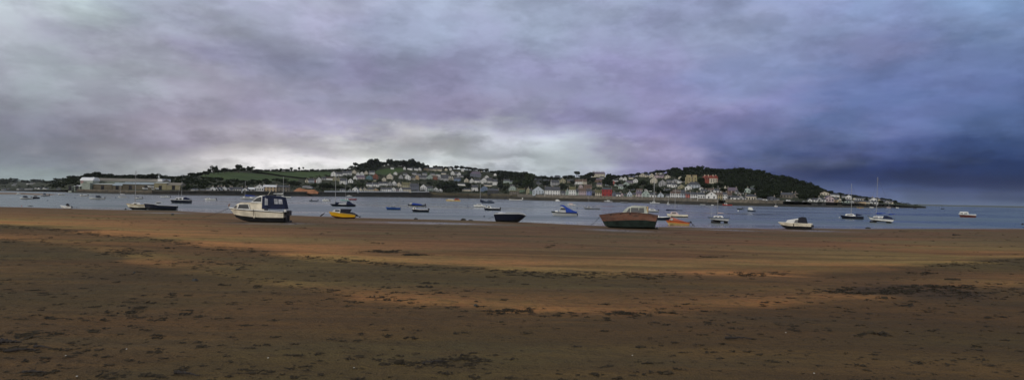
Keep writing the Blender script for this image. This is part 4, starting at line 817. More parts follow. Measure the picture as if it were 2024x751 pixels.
class Boat:
    def __init__(s, name, label, xs, xb, py, cat='boat', group='moored and beached boats', afloat=True, yaw=0., B_=None, heel=0., pitch=0.):
        s.dir = 1 if xb > xs else -1; s.cx = (xs+xb)/2; s.py = py; s.cs = math.cos(yaw)
        if afloat: u, a = ray(s.cx, py); Y = -EYE/a; P = Vector((u*Y, Y, 0))
        else: X_, Y = on_sand(s.cx, py); P = Vector((X_, Y, float(sand_h(np.array(X_), np.array(Y)))-.05))
        s.P = P; s.k = Y/F; s.xs, s.xb = xs, xb; s.L = abs(xb-xs)/s.cs
        s.B = B_ or max(2.2/s.k if s.L*s.k > 7.5 else 1.9/s.k if s.L*s.k > 5 else 1.4/s.k, s.L*.26); s.B = min(s.B, s.L*.42)
        base = -math.atan2(P.x, P.y)
        rz = (base if s.dir > 0 else base+math.pi)+yaw*(1 if s.dir > 0 else -1)
        s.r = empty(name, P, 0, label, cat, group); s.r.rotation_euler = (heel, pitch, rz)
    def q(s, x, y): return ((x-s.cx)*s.dir/s.cs, s.py-y)          # photo -> local px
    def Q(s, pts): return [s.q(*p) for p in pts]
    def mb(s): return MB(s.k)
    def hull(s, sheer, keel, brk=None, top='white', bot='black', deck=DECK, rail=None, stern=.86, full=2.3, below=0., tm=None, name='hull', flat=.6, railr=.55):
        sh, kl = sorted(s.Q(sheer)), sorted(s.Q(keel)); bk = sorted(s.Q(brk)) if brk else None; N_ = 15; rows = []
        if below: kl = [(x, z-below) for x, z in kl]
        for i in range(N_):
            t = i/(N_-1); xt = sh[0][0]+(sh[-1][0]-sh[0][0])*t; zt_ = lerp(sh, xt)
            xk = kl[0][0]+(kl[-1][0]-kl[0][0])*t; zk = lerp(kl, xk)
            zb = zk+(zt_-zk)*.32
            if bk:
                xbk = bk[0][0]+(bk[-1][0]-bk[0][0])*t; zb = min(max(lerp(bk, xbk), zk+.2), zt_-.2)
            b = s.B/2*(stern+(1-stern)*math.sin(min(t/.45, 1)*math.pi/2))*(1-max(0, (t-.45)/.55)**full*.985)
            def xx(z): q = (z-zk)/max(zt_-zk, .01); return xk+(xt-xk)*q
            fl = flat*(1-max(0, t-.4)*.5)
            rows.append([(xx(zk), 0, zk), (xx(zk+(zb-zk)*.25), b*fl, zk+(zb-zk)*.25), (xx(zb), b*(.80+.12*(1-t)), zb), (xx((zb+zt_)/2), b*(.93), (zb+zt_)/2), (xt, b, zt_)])
        m = s.mb(); vs = []; n = 9
        for r in rows:
            full_ = [(x, -y, z) for x, y, z in r[::-1]]+[(x, y, z) for x, y, z in r[1:]]; vs += full_
        f1 = []; f2 = []
        for i in range(N_-1):
            for j in range(n-1):
                f = (i*n+j, i*n+j+1, (i+1)*n+j+1, (i+1)*n+j); (f2 if j in (2, 3, 4, 5) else f1).append(f)
        b0 = len(m.v); m.add(vs, f1, 0); m.f += f2; m.m += [1]*len(f2)
        m.f += [(0,1,7,8),]; m.m += [0]; m.f += [(1,2,6,7)]; m.m += [0]; m.f += [(2,3,4,5,6)]; m.m += [1]
        tmat = tm or BC[top]
        ho = m.build(name, [tmat, BC[bot]], s.r, smooth=False)
        d = s.mb(); lo = s.L*.012+.25; vs = []
        for r in rows: x, y, z = r[4]; vs += [(x*.995, -y*.93, z-lo), (x*.995, 0, z-lo+.15), (x*.995, y*.93, z-lo)]
        d.add(vs, [(i*3+j, i*3+j+1, i*3+4+j, i*3+3+j) for i in range(N_-1) for j in (0, 1)]); d.build('deck', deck, s.r)
        if rail is not None:
            for sg in (-1, 1):
                t_ = s.mb(); t_.tube([(r[4][0], sg*r[4][1]*1.01, r[4][2]-.1) for r in rows], railr, 5); t_.build('rub_rail', rail, s.r)
        s.rows = rows; s.sh = sh; return s
    def wfun(s, w0, w1, z0, z1): return lambda z, x: w0+(w1-w0)*min(max((z-z0)/max(z1-z0, .01), 0), 1)
    def cabin(s, pts, wf=.62, taper=.82, m=None, wins=(), name='cabin', wm=None, wname='window', rim=None):
        p = s.Q(pts); zs = [a[1] for a in p]; w0 = s.B/2*wf; fx = max(a[0] for a in p); hb = s.sh[-1][0]
        base = s.wfun(w0, w0*taper, min(zs), max(zs))
        def w(z, x): return base(z, x)*(1-.45*max(0, (x-hb*.35)/(hb*.65))**1.5 if x > hb*.35 else 1)
        b = s.mb(); b.shell(p, w); c = b.build(name, m or BC['white'], s.r)
        for q in wins:
            if len(q) == 4 and not hasattr(q[0], '__len__'): x0, y0, x1, y1 = q; q = [(x0,y0),(x1,y0),(x1,y1),(x0,y1)]
            if rim:
                cx_ = sum(a[0] for a in q)/len(q); cy_ = sum(a[1] for a in q)/len(q)
                for sd in (-1, 1): b = s.mb(); b.plate(s.Q([(cx_+(a[0]-cx_)*1.16, cy_+(a[1]-cy_)*1.16) for a in q]), w, .22, sides=(sd,)); b.build(wname+'_frame', rim, c)
            for sd in (-1, 1): b = s.mb(); b.plate(s.Q(q), w, .4, sides=(sd,)); b.build(wname, wm or GL, c)
        s.cw = w; return c
    def mast(s, x, ytop, ybase, r=.42, x2=None, stays=True, name='mast', m=None):
        a = s.q(x, ybase); b = s.q(x if x2 is None else x2, ytop); rr = r*.95
        t = s.mb(); t.tube([(a[0], 0, a[1]), (b[0], 0, b[1])], [rr, rr*.75], 8); mo = t.build(name, m or ALU, s.r)
        h = b[1]-a[1]; t = s.mb(); z = a[1]+h*.62; t.tube([(a[0]+(b[0]-a[0])*.62, -h*.045, z), (a[0]+(b[0]-a[0])*.62, h*.045, z)], .16, 4); t.build('spreader', m or ALU, mo)
        if stays:
            t = s.mb(); rs = .012/s.k*.9
            for e in ((s.sh[-1][0], 0, s.sh[-1][1]), (s.sh[0][0], 0, s.sh[0][1]), (a[0], -s.B*.42, a[1]), (a[0], s.B*.42, a[1])):
                t.tube([(b[0], 0, b[1]-.5), e], rs, 3)
            t.build('rigging', RIG, mo)
        return mo
    def boom(s, x0, x1, y, y1=None, r=1.0, m=None, cover=True):
        a = s.q(x0, y); b = s.q(x1, y1 or y); t = s.mb(); t.tube([(a[0], 0, a[1]), (b[0], 0, b[1])], .3, 6); bo = t.build('boom', ALU, s.r)
        if cover:
            t = s.mb(); P_ = [(a[0]+(b[0]-a[0])*i/7, 0, a[1]+(b[1]-a[1])*i/7+r*.5) for i in range(8)]
            t.tube(P_, [r*(1.25-.85*i/7)*(1+.12*math.sin(i*2.3)) for i in range(8)], 7); t.build('sail_cover', m or NAVYC, bo)
    def outboard(s, x, ytop, h=7., up=0., y=0.):
        a = s.q(x, ytop); root = s.mb(); w = h*.30
        R_ = Matrix.Rotation(up, 3, 'Y'); o = Vector((a[0], y, a[1]-h*.15))
        def tr(v): q = R_@Vector(v); return tuple(o+q)
        def bx(c, d, mm): b = s.mb(); cc = tr(c); b.box(cc, d, 0, R_); return b
        c = bx((0, 0, 0), (w*1.3, w, w*1.3), 0); co_ = c.build('outboard', OBM, s.r)
        c = bx((0, 0, -h*.45), (w*.5, w*.35, h*.6), 0); c.build('leg', OBM, co_)
        c = bx((-w*.1, 0, -h*.78), (w*1.1, w*.3, w*.35), 0); c.box(tr((-w*.7, 0, -h*.78)), (w*.12, w*1.1, w*1.1), 0, R_); c.build('propeller', OBM, co_)
    def rail(s, pts, r=.16, sides=True, name='pulpit', post=True):
        p = s.Q(pts); t = s.mb()
        for sg in (-1, 1):
            P_ = []
            for x, z in p:
                i = min(range(len(s.rows)), key=lambda q: abs(s.rows[q][4][0]-x)); yb_ = s.rows[i][4][1]*.9; P_.append((x, sg*yb_, z))
                if post: t.tube([(x, sg*yb_, s.rows[i][4][2]), (x, sg*yb_, z)], r, 4)
            t.tube(P_, r, 4)
        t.build(name, STEEL, s.r)
    def rope(s, x0, y0, gx_, gy_, name='mooring_rope', sag=1.2, water=False):
        a = s.q(x0, y0); M_ = s.r.matrix_basis.inverted() if False else (Matrix.Translation(s.P)@s.r.rotation_euler.to_matrix().to_4x4()).inverted()
        if water: u, a_ = ray(gx_, gy_); Y = -EYE/a_; g = Vector((u*Y, Y, 0))
        else: X_, Y = on_sand(gx_, gy_); g = Vector((X_, Y, float(sand_h(np.array(X_), np.array(Y)))+.02))
        l = M_@g; A = Vector((a[0]*s.k, 0, a[1]*s.k)); t = MB()
        P_ = [A.lerp(l, i/12)-Vector((0, 0, math.sin(i/12*math.pi)*sag*s.k*2)) for i in range(13)]
        t.tube([tuple(p) for p in P_], .018, 5); t.build(name, ROPE, s.r)
    def fin(s, x0, x1, y0, y1, name='keel', m=None, w=1.2):
        b = s.mb(); b.shell(s.Q([(x0,y0),(x1,y0),(x1,y1),(x0,y1)]), lambda z, x: w/2); b.build(name, m or BC['black'], s.r)

# --- the beached cabin cruiser
b = Boat('cabin_cruiser', 'cream cabin cruiser with navy canvas cockpit cover, beached at left with bow rope', 559, 457, 438.6, 'motorboat', afloat=False, yaw=.30, B_=32)
b.hull([(559,416.5),(540,415.5),(510,414),(480,412.3),(457,410)], [(559,439),(530,439),(500,438),(484,435),(470,429)], [(559,427.8),(520,428),(490,426),(467,423)], 'cream', 'black', DECK, BC['white'], railr=1.0)
t = b.mb(); 
for sg in (-1, 1): t.tube([(r[4][0], sg*r[4][1]*1.0, r[4][2]-1.6) for r in b.rows], .5, 5)
t.build('rubbing_strake', BC['black'], b.r)
b.cabin([(466,411.5),(474,402.5),(481,399.5),(500,398.8),(524,398.2),(524,415),(466,413)], .80, .84, BC['cream'], [[(478,403.2),(494,403.2),(497,411.2),(476,411)], [(468.5,409.8),(470.5,406),(474,404.5),(472.5,410.5),(470,411)]], name='fore_cabin', rim=BC['white'])
b.cabin([(499,399.5),(508,390),(515,385.5),(524,384.5),(524,399.5)], .74, .78, BC['white'], [[(502.5,397),(509.5,390.3),(515,388),(518,388),(518,397.2)]], name='wheelhouse')
c = b.cabin([(520,411),(519.5,386),(530,384.3),(545,385),(557,388),(562,411),(543,411.5)], .84, .80, NAVYC, [[(524.5,389.5),(530,391.5),(530.5,403.5),(525,403.5)],[(541,391),(547.5,391),(548.5,401),(542.5,401)],[(549,391.5),(556,392),(557.5,401),(550,401)]], name='cockpit_canopy', wm=CLR, wname='clear_window', rim=None)
x, z = b.q(561, 414); t = b.mb(); t.box((x-1, 0, z), (4, b.B*.80, 5)); t.build('stern_locker', BC['white'], b.r)
for y in (-7, 3): b.outboard(564, 415, 24, 0, y)
x, z = b.q(562, 424); t = b.mb(); t.box((x-2, 0, z-3), (1.5, 22, 8)); t.build('stern_bracket', OBM, b.r)
b.rail([(458,401),(464,402.5),(474,405)], .18)
x, z = b.q(457, 407); t = b.mb(); t.tube([(x+2,0,z-1),(x,0,z+2),(x-1,0,z+5.5)], [1.,1.1,.4], 6); t.tube([(x+1,-2.2,z+3),(x+1,2.2,z+3)], .6, 5); t.build('anchor', mat('anchor_rust', (.22,.13,.10), .9, .3, 2.), b.r)
x, z = b.q(506, 414); t = b.mb(); yy_ = b.rows[8][4][1]+1
t.tube([(x, yy_*1.04, z+2), (x-.4, yy_*1.05, z-16)], .45, 5); t.tube([(x, -yy_*1.04, z+2), (x-.4, -yy_*1.05, z-16)], .45, 5); t.build('fender_rope', ROPE, b.r)
for sg in (-1, 1): t = b.mb(); t.ball((x-1.5, sg*yy_*1.02, z-13), (1.2,1.2,2.6)); t.build('fender', BC['cream'], b.r)
b.mast(526, 376, 385, .35, x2=531.5, stays=False, name='radar_post', m=BC['cream'])
b.rope(456, 411.5, 399, 430, sag=1.)
x, z = b.q(527, 380); 
# --- wreck
b = Boat('fishing_boat', 'big derelict wooden boat with peeling orange topsides and dark green bottom, beached', 1297, 1184, 451.2, 'boat', afloat=False, yaw=.10, B_=40)
b.hull([(1298,424),(1280,420.5),(1258,418.2),(1238,418.6),(1210,421.5),(1184,425.5)], [(1292,450),(1250,451.5),(1215,451),(1203,449.5),(1196,446)], [(1298,434.5),(1275,432.5),(1255,432.8),(1225,435),(1191,437.5)], 'orange', 'green', DECK, mat('gunwale', (.10,.06,.05), .8), tm=WRK, railr=.8, stern=.9)
for i, (x, y, r) in enumerate(((1209,424,1.5),(1228.5,421.6,1.1),(1246.5,421.2,1.4),(1290,424.8,1.0))):
    X0, z = b.q(x, y); bb = np.interp(X0, [q[4][0] for q in b.rows], [q[4][1] for q in b.rows]); t = b.mb()
    for sg in (-1, 1): t.tube([(X0, sg*(bb*.93), z), (X0, sg*(bb+.35), z)], r, 10)
    t.build('porthole', BC['black'], b.r)
cw = b.cabin([(1231,419.5),(1235,413.5),(1241,408.5),(1249,406.3),(1276,406.5),(1279.5,419.5)], .66, .84, mat('wheelhouse_paint', (.40,.42,.36), .7, .25, 1.5), [[(1247.5,409),(1272,409),(1272.8,418.3),(1247.5,418.3)], [(1239,417.8),(1243,411.5),(1246,409.5),(1246,417.8)]], name='wheelhouse')
t = b.mb(); w_ = b.B/2*.66; 
x0, z0 = b.q(1279.5, 419); x1, z1 = b.q(1276, 406.2); t.box(((x0+x1)/2-.8, 0, (z0+z1)/2), (1.6, w_*1.9, 12.6)); t.build('rear_bulkhead', mat('ochre_board', (.50,.36,.18), .8, .2, 1.), cw)
t = b.mb(); x0, z0 = b.q(1262, 405.8); t.box((x0, 0, z0), (29, w_*1.76, .9)); t.build('roof', mat('wheelhouse_roof', (.45,.45,.42), .7, .2, 1.), cw)
t = b.mb(); x0, z0 = b.q(1256, 404.6); t.box((x0, 0, z0), (6, 6, 1.4)); t.build('hatch', BC['grey'], cw)
t = b.mb()
for px in (1262.5,): 
    x0, _ = b.q(px, 400); t.box((x0, 0, b.q(0,413.6)[1]), (.7, w_*1.92, 9.4))
t.build('window_post', mat('wheelhouse_paint', (0,0,0)), cw)
b.rail([(1191,419.5),(1200,418),(1212,416.8),(1225,415.5)], .12)
b.fin(1285, 1299, 447.5, 451, 'rudder_shoe', m=BC['black'])
t = b.mb(); x0, z0 = b.q(1298, 446.5); t.box((x0, 0, z0), (5, 2, 2)); t.build('propeller', BC['grey'], b.r)
b.rope(1186, 428, 1168, 446, sag=.6)
# --- small upturned dinghy with raised outboard, far left beach
b = Boat('dinghy', 'small white dinghy with raised black outboard on the sand at far left', 140, 121.5, 412.6, 'dinghy', afloat=False, yaw=.5, B_=9)
b.hull([(140,407.5),(130,407.3),(121.5,405.5)], [(139.5,411.8),(128,412),(123,409.5)], None, 'white', 'ltgrey', DECK, BC['white'], below=.3)
b.outboard(133, 402.5, 11, .9)
x, z = b.q(125.5, 409); t = b.mb(); t.ball((x, -b.B*.5, z), (1.1,1.1,1.4)); t.build('fender', BC['black'], b.r)
# --- sloop C
b = Boat('sailing_yacht', 'small cream sailing yacht with black bottom beside the navy boat at left', 289, 253, 414.2, 'sailing yacht', afloat=False, yaw=.1)
b.hull([(289,404.5),(270,404.5),(253,402.8)], [(287,414),(270,414),(262,413),(256,409)], [(288,409.5),(270,409.8),(255,408.5)], 'cream', 'black', DECK, BC['ochre'], below=.3)
b.cabin([(260,404.5),(264,400.5),(269,399.8),(275,400.5),(277,404.5)], .55, .8, BC['white'], [(266,401.6,270,403.4)]); b.mast(267.3, 337, 400.5, .62); b.rail([(253.5,399.5),(257,400.5)], .12)
x, z = b.q(288, 411.5); t = b.mb(); t.ball((x, -b.B*.1, z), (2.8,2.8,3.)); t.build('fender', BC['white'], b.r)
# --- navy console boat
b = Boat('motorboat', 'long navy open motorboat with small steering console, aground at left', 346, 289, 415.2, 'motorboat', afloat=False, yaw=.12)
b.hull([(346,406),(325,405.2),(314,405),(308,403.2),(289,401.5)], [(344,415),(310,415),(298,414.3),(291,410)], [(346,411.2),(310,411.2),(290,408.5)], 'navy', 'black', DECK, BC['ltgrey'], below=.3, railr=.4)
b.cabin([(308,404.5),(309,398.5),(314,397.5),(320,399),(320,400.5),(314,401),(315,405)], .4, .9, BC['ltgrey'], [[(310,400.2),(318,399.6),(318,401),(311,401.6)]], name='console'); b.outboard(346, 407, 8, .0)
t = b.mb(); x, z = b.q(341.5, 414); t.ball((x, -b.B*.5, z-.5), (1.6,1.6,1.8)); t.build('fender', BC['white'], b.r)
# --- tiny boats far left : (label,x_stern,x_bow,waterline y, top y, colour, bottom, cabin?)
def small(label, xs, xb, py, ptop, top='white', bot='navy', cab=None, cabm='white', ob=False, name='motorboat', cat='motorboat', group='boats moored on the river', mast=None, yaw=None, cover=None, win=True, boom=None, canopy=None, bm_=None, stays=True, mr=.38, B_=None, rail=None):
    yaw = random.uniform(-.25, .25) if yaw is None else yaw
    b = Boat(name, label, xs, xb, py, cat, group, True, yaw, B_)
    l = xb-xs; h = py-ptop
    b.hull([(xs,ptop+h*.12),(xs+l*.5,ptop+h*.15),(xs+l*.8,ptop),(xb,ptop-h*.12)], [(xs,py+.25),(xs+l*.7,py+.25),(xb-l*.10,py)], [(xs,py-h*.30),(xb,py-h*.30)], top, bot, DECK, rail, below=1.2 if h > 5 else .5, railr=.35)
    if cab:
        x0, x1, yt = cab; dx_ = (x1-x0)
        b.cabin([(x0,ptop+.8),(x0+dx_*.12,yt),(x0+dx_*.7,yt),(x1,ptop+.8)], .6, .8, BC[cabm], ([(x0+dx_*.22,yt+(ptop-yt)*.25,x0+dx_*.68,yt+(ptop-yt)*.75)] if win else []))
    if canopy:
        m_ = {'navy': NAVYC, 'royal': ROYC, 'black': BLKC}[canopy[0]]; b.cabin(canopy[1], .72, .8, m_, name='canopy')
    if mast:
        for mm in mast: b.mast(mm[0], mm[1], ptop+.5, mm[2] if len(mm) > 2 else mr, stays=stays)
    if boom: b.boom(*boom[:3], r=boom[3] if len(boom) > 3 else 1., m={'navy': NAVYC, 'royal': ROYC, 'black': BLKC, 'white': BC['white']}[bm_ or 'navy'])
    if ob: b.outboard(xs-(1 if xb > xs else -1)*.5, ptop-1.2, h*1.3+1, ob if not isinstance(ob, bool) else 0.)
    return b
small('tiny white boat before the mud bank, leftmost of the moored boats', 40, 33, 384.6, 382.6, cab=(34.5,38,381))
small('tiny dark boat on the mud bank channel at far left', 49, 43.5, 383.6, 382.4, 'navy', 'black')
small('white motorboat with dark wheelhouse at far left, left one of a touching pair', 61.5, 41.5, 393.6, 390.6, 'white', 'black', cab=(46,55,387), cabm='mid', ob=True)
small('dark motorboat with white cabin top at far left, right one of a touching pair', 76, 62, 392.6, 389.6, 'navy', 'black', cab=(65,74.5,386.5), cabm='ltgrey')
small('white and grey boat with dark cuddy off the mud bank', 95, 81.5, 387.8, 385, 'ltgrey', 'navy', cab=(85.5,91,382), cabm='mid', ob=True)
small('low white boat with dark bottom off the shipyard left end', 127, 115.5, 385.8, 383.4, 'white', 'black')
small('short white boat with dark outboard before the shipyard tower', 172, 159, 388, 385.3, 'white', 'navy', cab=(161,164.5,383.6), cabm='mid', ob=True)
small('white cabin boat with dark wheelhouse off the shipyard centre', 204, 178.5, 394.2, 390.8, 'white', 'black', cab=(188.5,199.5,386.5), cabm='mid', ob=True, B_=8)
small('small white yacht with sail cover right of the shipyard centre boat', 249, 234.5, 390.4, 387.6, 'ltgrey', 'white', name='sailing_yacht', cat='sailing yacht', mast=[(238,368,.3)], boom=(238.5,246,384.6,.8), bm_='white')
small('small white dinghy with dark engine behind the cream yacht mast', 280, 269, 393.4, 390.6, 'white', 'navy', ob=True, cab=(271,275,389.2), cabm='mid')
small('low white dinghy with dark outboard before the right end of shipyard', 335, 318, 390.6, 388.6, 'white', 'grey', ob=True, cab=(327,331,386.6))
# navy cruiser F
b = Boat('cabin_cruiser', 'navy cabin cruiser with white trim and dark sloping cover, left of the big cream cruiser', 377, 338.5, 401.2, 'motorboat', 'boats moored on the river', True, .1)
b.hull([(377,395.5),(355,395.2),(345,394.8),(338.5,394.3)], [(376,401.5),(350,401.5),(342,399.5)], None, 'navy', 'black', DECK, BC['white'], below=2, railr=.4)
b.cabin([(346,395.5),(350,391),(360,390.2),(364,391),(364,396)], .7, .8, BC['white'], [[(348,394.5),(350.5,392),(353,392),(353,394.8)],[(355,391.8),(359,391.8),(359,394.5),(355,394.5)]]); b.cabin([(361,396.5),(362,390.8),(366,389.5),(376,394.5),(377,396.5)], .74, .8, NAVYC, name='cockpit_cover')
b.mast(358.5, 358, 391, .34); b.mast(352.5, 366, 391, .22, x2=355, stays=False)
small('white speedboat with dark outboard in open water left of the big cream cruiser', 425.5, 405.5, 396, 392.8, 'white', 'ltgrey', cab=(409,416,390.6), ob=.4, yaw=.1)
b = small('white yacht with blue sail cover half hidden behind the cream cruiser bow', 507, 475, 394.5, 391, 'ltgrey', 'grey', name='sailing_yacht', cat='sailing yacht', cab=(480,500,388.6), mast=[(484.6,358.5,.38)], boom=(485.5,503,387.8,1.5), bm_='royal', yaw=.05)
b = small('white yacht behind the stern of the cream cruiser, tall thin mast', 574, 536, 391.6, 388, 'white', 'grey', name='sailing_yacht', cat='sailing yacht', cab=(545,562,386.2), mast=[(559.2,349,.5)], boom=(559,541,383.5,.9), bm_='white', yaw=.05)
small('grey open boat with dark outboard, left one of the pair in open water', 627.5, 610, 398.6, 396, 'mid', 'ltgrey', cab=(614,618,393.5), cabm='grey', ob=.3)
small('small white cuddy boat with dark outboard, right one of the pair in open water', 651, 637, 398, 395, 'white', 'grey', cab=(640,648,393), ob=True)
# navy covered yacht behind the yellow boat
b = small('yacht with long navy cover and tall mast directly behind the yellow boat', 702, 653, 407.8, 403.6, 'navy', 'black', name='sailing_yacht', cat='sailing yacht', mast=[(663,350,.62)], boom=(663,686,402.6,1.7), canopy=('navy',[(684,404.5),(686,397),(690,397.5),(695,401.5),(701,404.5)]), yaw=.05)
b.cabin([(668,404.5),(671,401.5),(684,401.2),(686,404.5)], .5, .8, BC['ltgrey'])
b = Boat('motorboat', 'bright yellow motorboat with white cuddy and raised outboard, grounded at the water edge', 701.5, 650.5, 431.2, 'motorboat', afloat=False, yaw=.14, B_=20)
b.hull([(701.5,423),(690,421.5),(675,420),(662,418.4),(650.5,417.8)], [(701,430.8),(680,431),(665,429.8),(656,426)], [(701,427.3),(680,428),(655,425)], 'yellow', 'maroon', DECK, BC['ochre'], below=.3, railr=.5)
b.cabin([(657,418.8),(660.5,413.6),(673,412.8),(674,419.5)], .66, .84, BC['white'], [[(663.5,413.8),(671.5,413.8),(672.3,417),(663.5,417)]]); b.rail([(651,414.5),(655,414),(660,413)], .1)
b.cabin([(673,419.5),(673.5,412),(694,412),(690.5,418),(698,419.5),(703,422.5),(699,423.5),(684,420.5)], .72, .85, BLKC, name='cockpit_cover')
b.outboard(704, 423, 9.5, 1.15)
# log / plank standing at the water edge
def debris(name, label, cat, pts, r, m, loc=None, group=None):
    P0 = loc; root = empty(name, P0, 0, label, cat, group); t = MB(); t.tube(pts, r, 6); t.build('stem', m, root); return root
LOG = mat('driftwood_dark', (.03,.025,.022), .95, .3, 3., bump=.4)
def sandP(px, py): X_, Y = on_sand(px, py); return Vector((X_, Y, float(sand_h(np.array(X_), np.array(Y)))))
P = sandP(633, 427.6); k = P.y/F
r = empty('raised_outboard', P, 0, 'dark slanting post with ragged end at the water edge left of the yellow boat', 'post'); 
t = MB(); t.tube([(0,0,0),(3.2*k,0,2.6*k),(9*k,0,7*k)], [1.1*k,1.3*k,.4*k], 6); o = t.build('stem', LOG, r); r.name = 'leaning_post'
# green / red small ones
small('pale green small boat behind the navy yacht', 690, 672.5, 397.6, 394.6, 'teal', 'ltgrey', cab=(682,688,392.4), yaw=.1, mast=[(682.6,362,.3)], name='sailing_yacht', cat='sailing yacht')
small('small red boat with dark bow right of the pale green boat', 689, 705.5, 395.6, 392.8, 'red', 'maroon', yaw=0)
small('small white boat with grey cover close to the far wall', 696, 685, 389.6, 387, 'ltgrey', 'navy', cab=(687,693,385.8))
b = small('low blue boat with two thin masts in mid river', 791.5, 762.5, 414.4, 409.8, 'blue', 'navy', name='sailing_yacht', cat='sailing yacht', mast=[(768.5,386,.26),(790,388,.26)], cab=(772,784,408.4), cabm='mid', yaw=.0, win=False)
small('dark cruiser with blue cover behind the black white-topped boat', 840, 805.5, 408.8, 404.4, 'navy', 'white', cab=(810,816,401.8), canopy=('royal',[(813,405),(816,401),(830,403),(840,407)]), ob=.2, yaw=.1)
small('black open boat with white cuddy in front of the blue covered cruiser', 846.5, 813.5, 419, 413.2, 'navy', 'black', cab=(816,823,409.5), ob=True, yaw=.05, rail=BC['white'])
for a in ((801,813,386.8,384.2,'long white boat drawn up under the white-topped wall right end','white'),(832.5,844,389.6,387,'grey white boat moored left under the brown bank','ltgrey'),(859,865.5,389.4,387.6,'tiny white boat under the brown bank','white'),(872,877,389.8,388.4,'tiny grey boat under the brown bank, beside the white one','grey'),
          (750,754.5,385.4,383.8,'tiny white dinghy on the dark foreshore, left one','white'),(780,785,388.8,387,'tiny white dinghy on the dark foreshore, lower one','white'),(790,796.5,386.6,385,'tiny grey dinghy on the dark foreshore, right one','grey')):
    small(a[4], a[1], a[0], max(a[2], 389.3 if a[0] < 800 else 389.8) if a[0] > 798 or True else a[2], max(a[2], 389.3)-(a[2]-a[3]), a[5], 'black', yaw=0)
b = small('pale yellow boat with red wheelhouse in mid river', 910, 880.5, 398.2, 394.8, 'yellow' if False else 'ochre', 'cream', cab=(898,909,392.2), cabm='red', yaw=0)
b.cabin([(884,395.6),(886,393.6),(896,393.8),(897,395.6)], .5, .8, BC['cream'])
small('white yacht low in the water left of the black hulled cuddy boat', 960, 935.5, 409.4, 405.6, 'white', 'grey', name='sailing_yacht', cat='sailing yacht', cab=(941,955,403.2), mast=[(936.8,392,.2)], yaw=.05)
small('navy yacht with blue sail cover under the small red flag', 977, 950, 401.6, 398, 'mid', 'navy', name='sailing_yacht', cat='sailing yacht', cab=(962,975,395.6), cabm='mid', mast=[(948.9,365,.42)], canopy=('navy',[(949,400),(949,394),(956,396.5),(966,399)]), yaw=0)
b = small('black cuddy boat with white trim left above the big dark hull', 988.5, 955.5, 415.6, 410.8, 'navy', 'black', cab=(962,972,406.8), ob=True, yaw=.05, rail=BC['white'])
# big dark hull R, bow to the right
b = Boat('motorboat', 'big plain black hull with pale rim, bow to the right, grounded at the water edge', 977.5, 1040, 438.6, 'motorboat', afloat=False, yaw=-.12, heel=.10)
b.hull([(977,421.5),(1000,420.2),(1028,420),(1035,421.8),(1040,424.5)], [(981,437.6),(1005,438.2),(1024,437.8),(1033,431)], [(979.5,433),(1010,433.5),(1036,428.5)], 'navy', 'black', DECK, BC['ltgrey'], below=.3, railr=.6, full=3.5)
b.cabin([(984,422),(986,418.8),(991,418),(998,419.6),(1000,422)], .5, .8, BC['ltgrey'])
b.rope(980, 425, 962, 434, sag=.2)
small('long low dark boat moored beside the far shore at the town gap', 1032, 1005.5, 396.4, 393.9, 'white', 'black', yaw=0); small('small white dinghy at the right end of the long low dark boat', 1038.5, 1031.5, 395, 391.2, 'white', 'grey')
small('small white covered boat under the harbour wall left end', 1106.5, 1097.5, 398.4, 395.6, 'white', 'ltgrey', cab=(1099,1105,394.2), win=False)
small('small white boat with dark hull behind the blue canopy boat', 1137.5, 1121.5, 406.2, 403.8, 'white', 'navy', cab=(1124,1134,401.8), cabm='pinkw', win=False, yaw=0)
b = Boat('motorboat', 'green and white motorboat with bright blue sloping canopy afloat in the middle', 1140, 1089, 426.2, 'motorboat', 'boats moored on the river', True, .08, 19)
b.hull([(1140,420.5),(1115,420),(1100,419),(1089,418.2)], [(1139.5,426.4),(1105,426.4),(1094,424.5)], [(1140,421.8),(1089.5,420.6)], 'green', 'ltgrey', DECK, BC['black'], below=2.2, railr=.5)
b.cabin([(1104,420),(1108,411),(1110,407.5),(1117,408.5),(1119,420.5)], .62, .85, BC['ltgrey'], [[(1107,414.8),(1109,411),(1116.5,411),(1118,414.8)]]); b.cabin([(1107,405.2),(1113,405.3),(1122,410.5),(1133,416),(1140,418),(1140,421),(1120,420.6),(1117,411),(1112,408),(1107,407)], .70, .85, ROYC, name='canopy')
b.cabin([(1096,419.5),(1098,416.8),(1102,416.6),(1104,419.8)], .45, .8, BC['white'], name='fore_hatch'); b.outboard(1141, 422, 6)
b = small('slender grey yacht floating left of the wreck bow', 1186, 1153.5, 413.6, 410.4, 'grey', 'mid', name='sailing_yacht', cat='sailing yacht', cab=(1160,1170,408.4), cabm='ltgrey', mast=[(1163.5,385,.3)], yaw=0); b.rail([(1155,406.8),(1164,405.6),(1172,407.6)], .1)
for i, a in enumerate(((1194,1210.5,399.8,397.2,'white boat under the harbour wall below the red house'),(1226.5,1241,401.4,399,'low grey boat under the harbour wall right of the red house'))): small(a[4], a[1], a[0], a[2], a[3], ['ltgrey','grey'][i], 'black', cab=((1199,1206,395.4) if i == 0 else None), yaw=0)
small('white yacht with thick mast under the harbour wall behind the wreck', 1303.5, 1284, 403, 400, 'ltgrey', 'grey', name='sailing_yacht', cat='sailing yacht', cab=(1289,1296,398), mast=[(1292.6,356,.7)], yaw=0)
small('tiny white boat with upright sail right of the thick mast', 1323.5, 1318, 404.8, 403, 'white', 'grey', name='sailing_yacht', cat='sailing yacht', mast=[(1321,390,.3)], boom=(1321,1319,401.5,1.1), bm_='white', stays=False)
small('white cruiser with blue top hidden behind the wreck stern', 1300.5, 1276, 419, 415.4, 'ltgrey', 'mid', cab=(1282,1296,412.2), ob=True)
b = Boat('motorboat', 'black hull with white deck between the wreck and the orange boat', 1291, 1325, 435, 'motorboat', 'boats moored on the river', True, 0.)
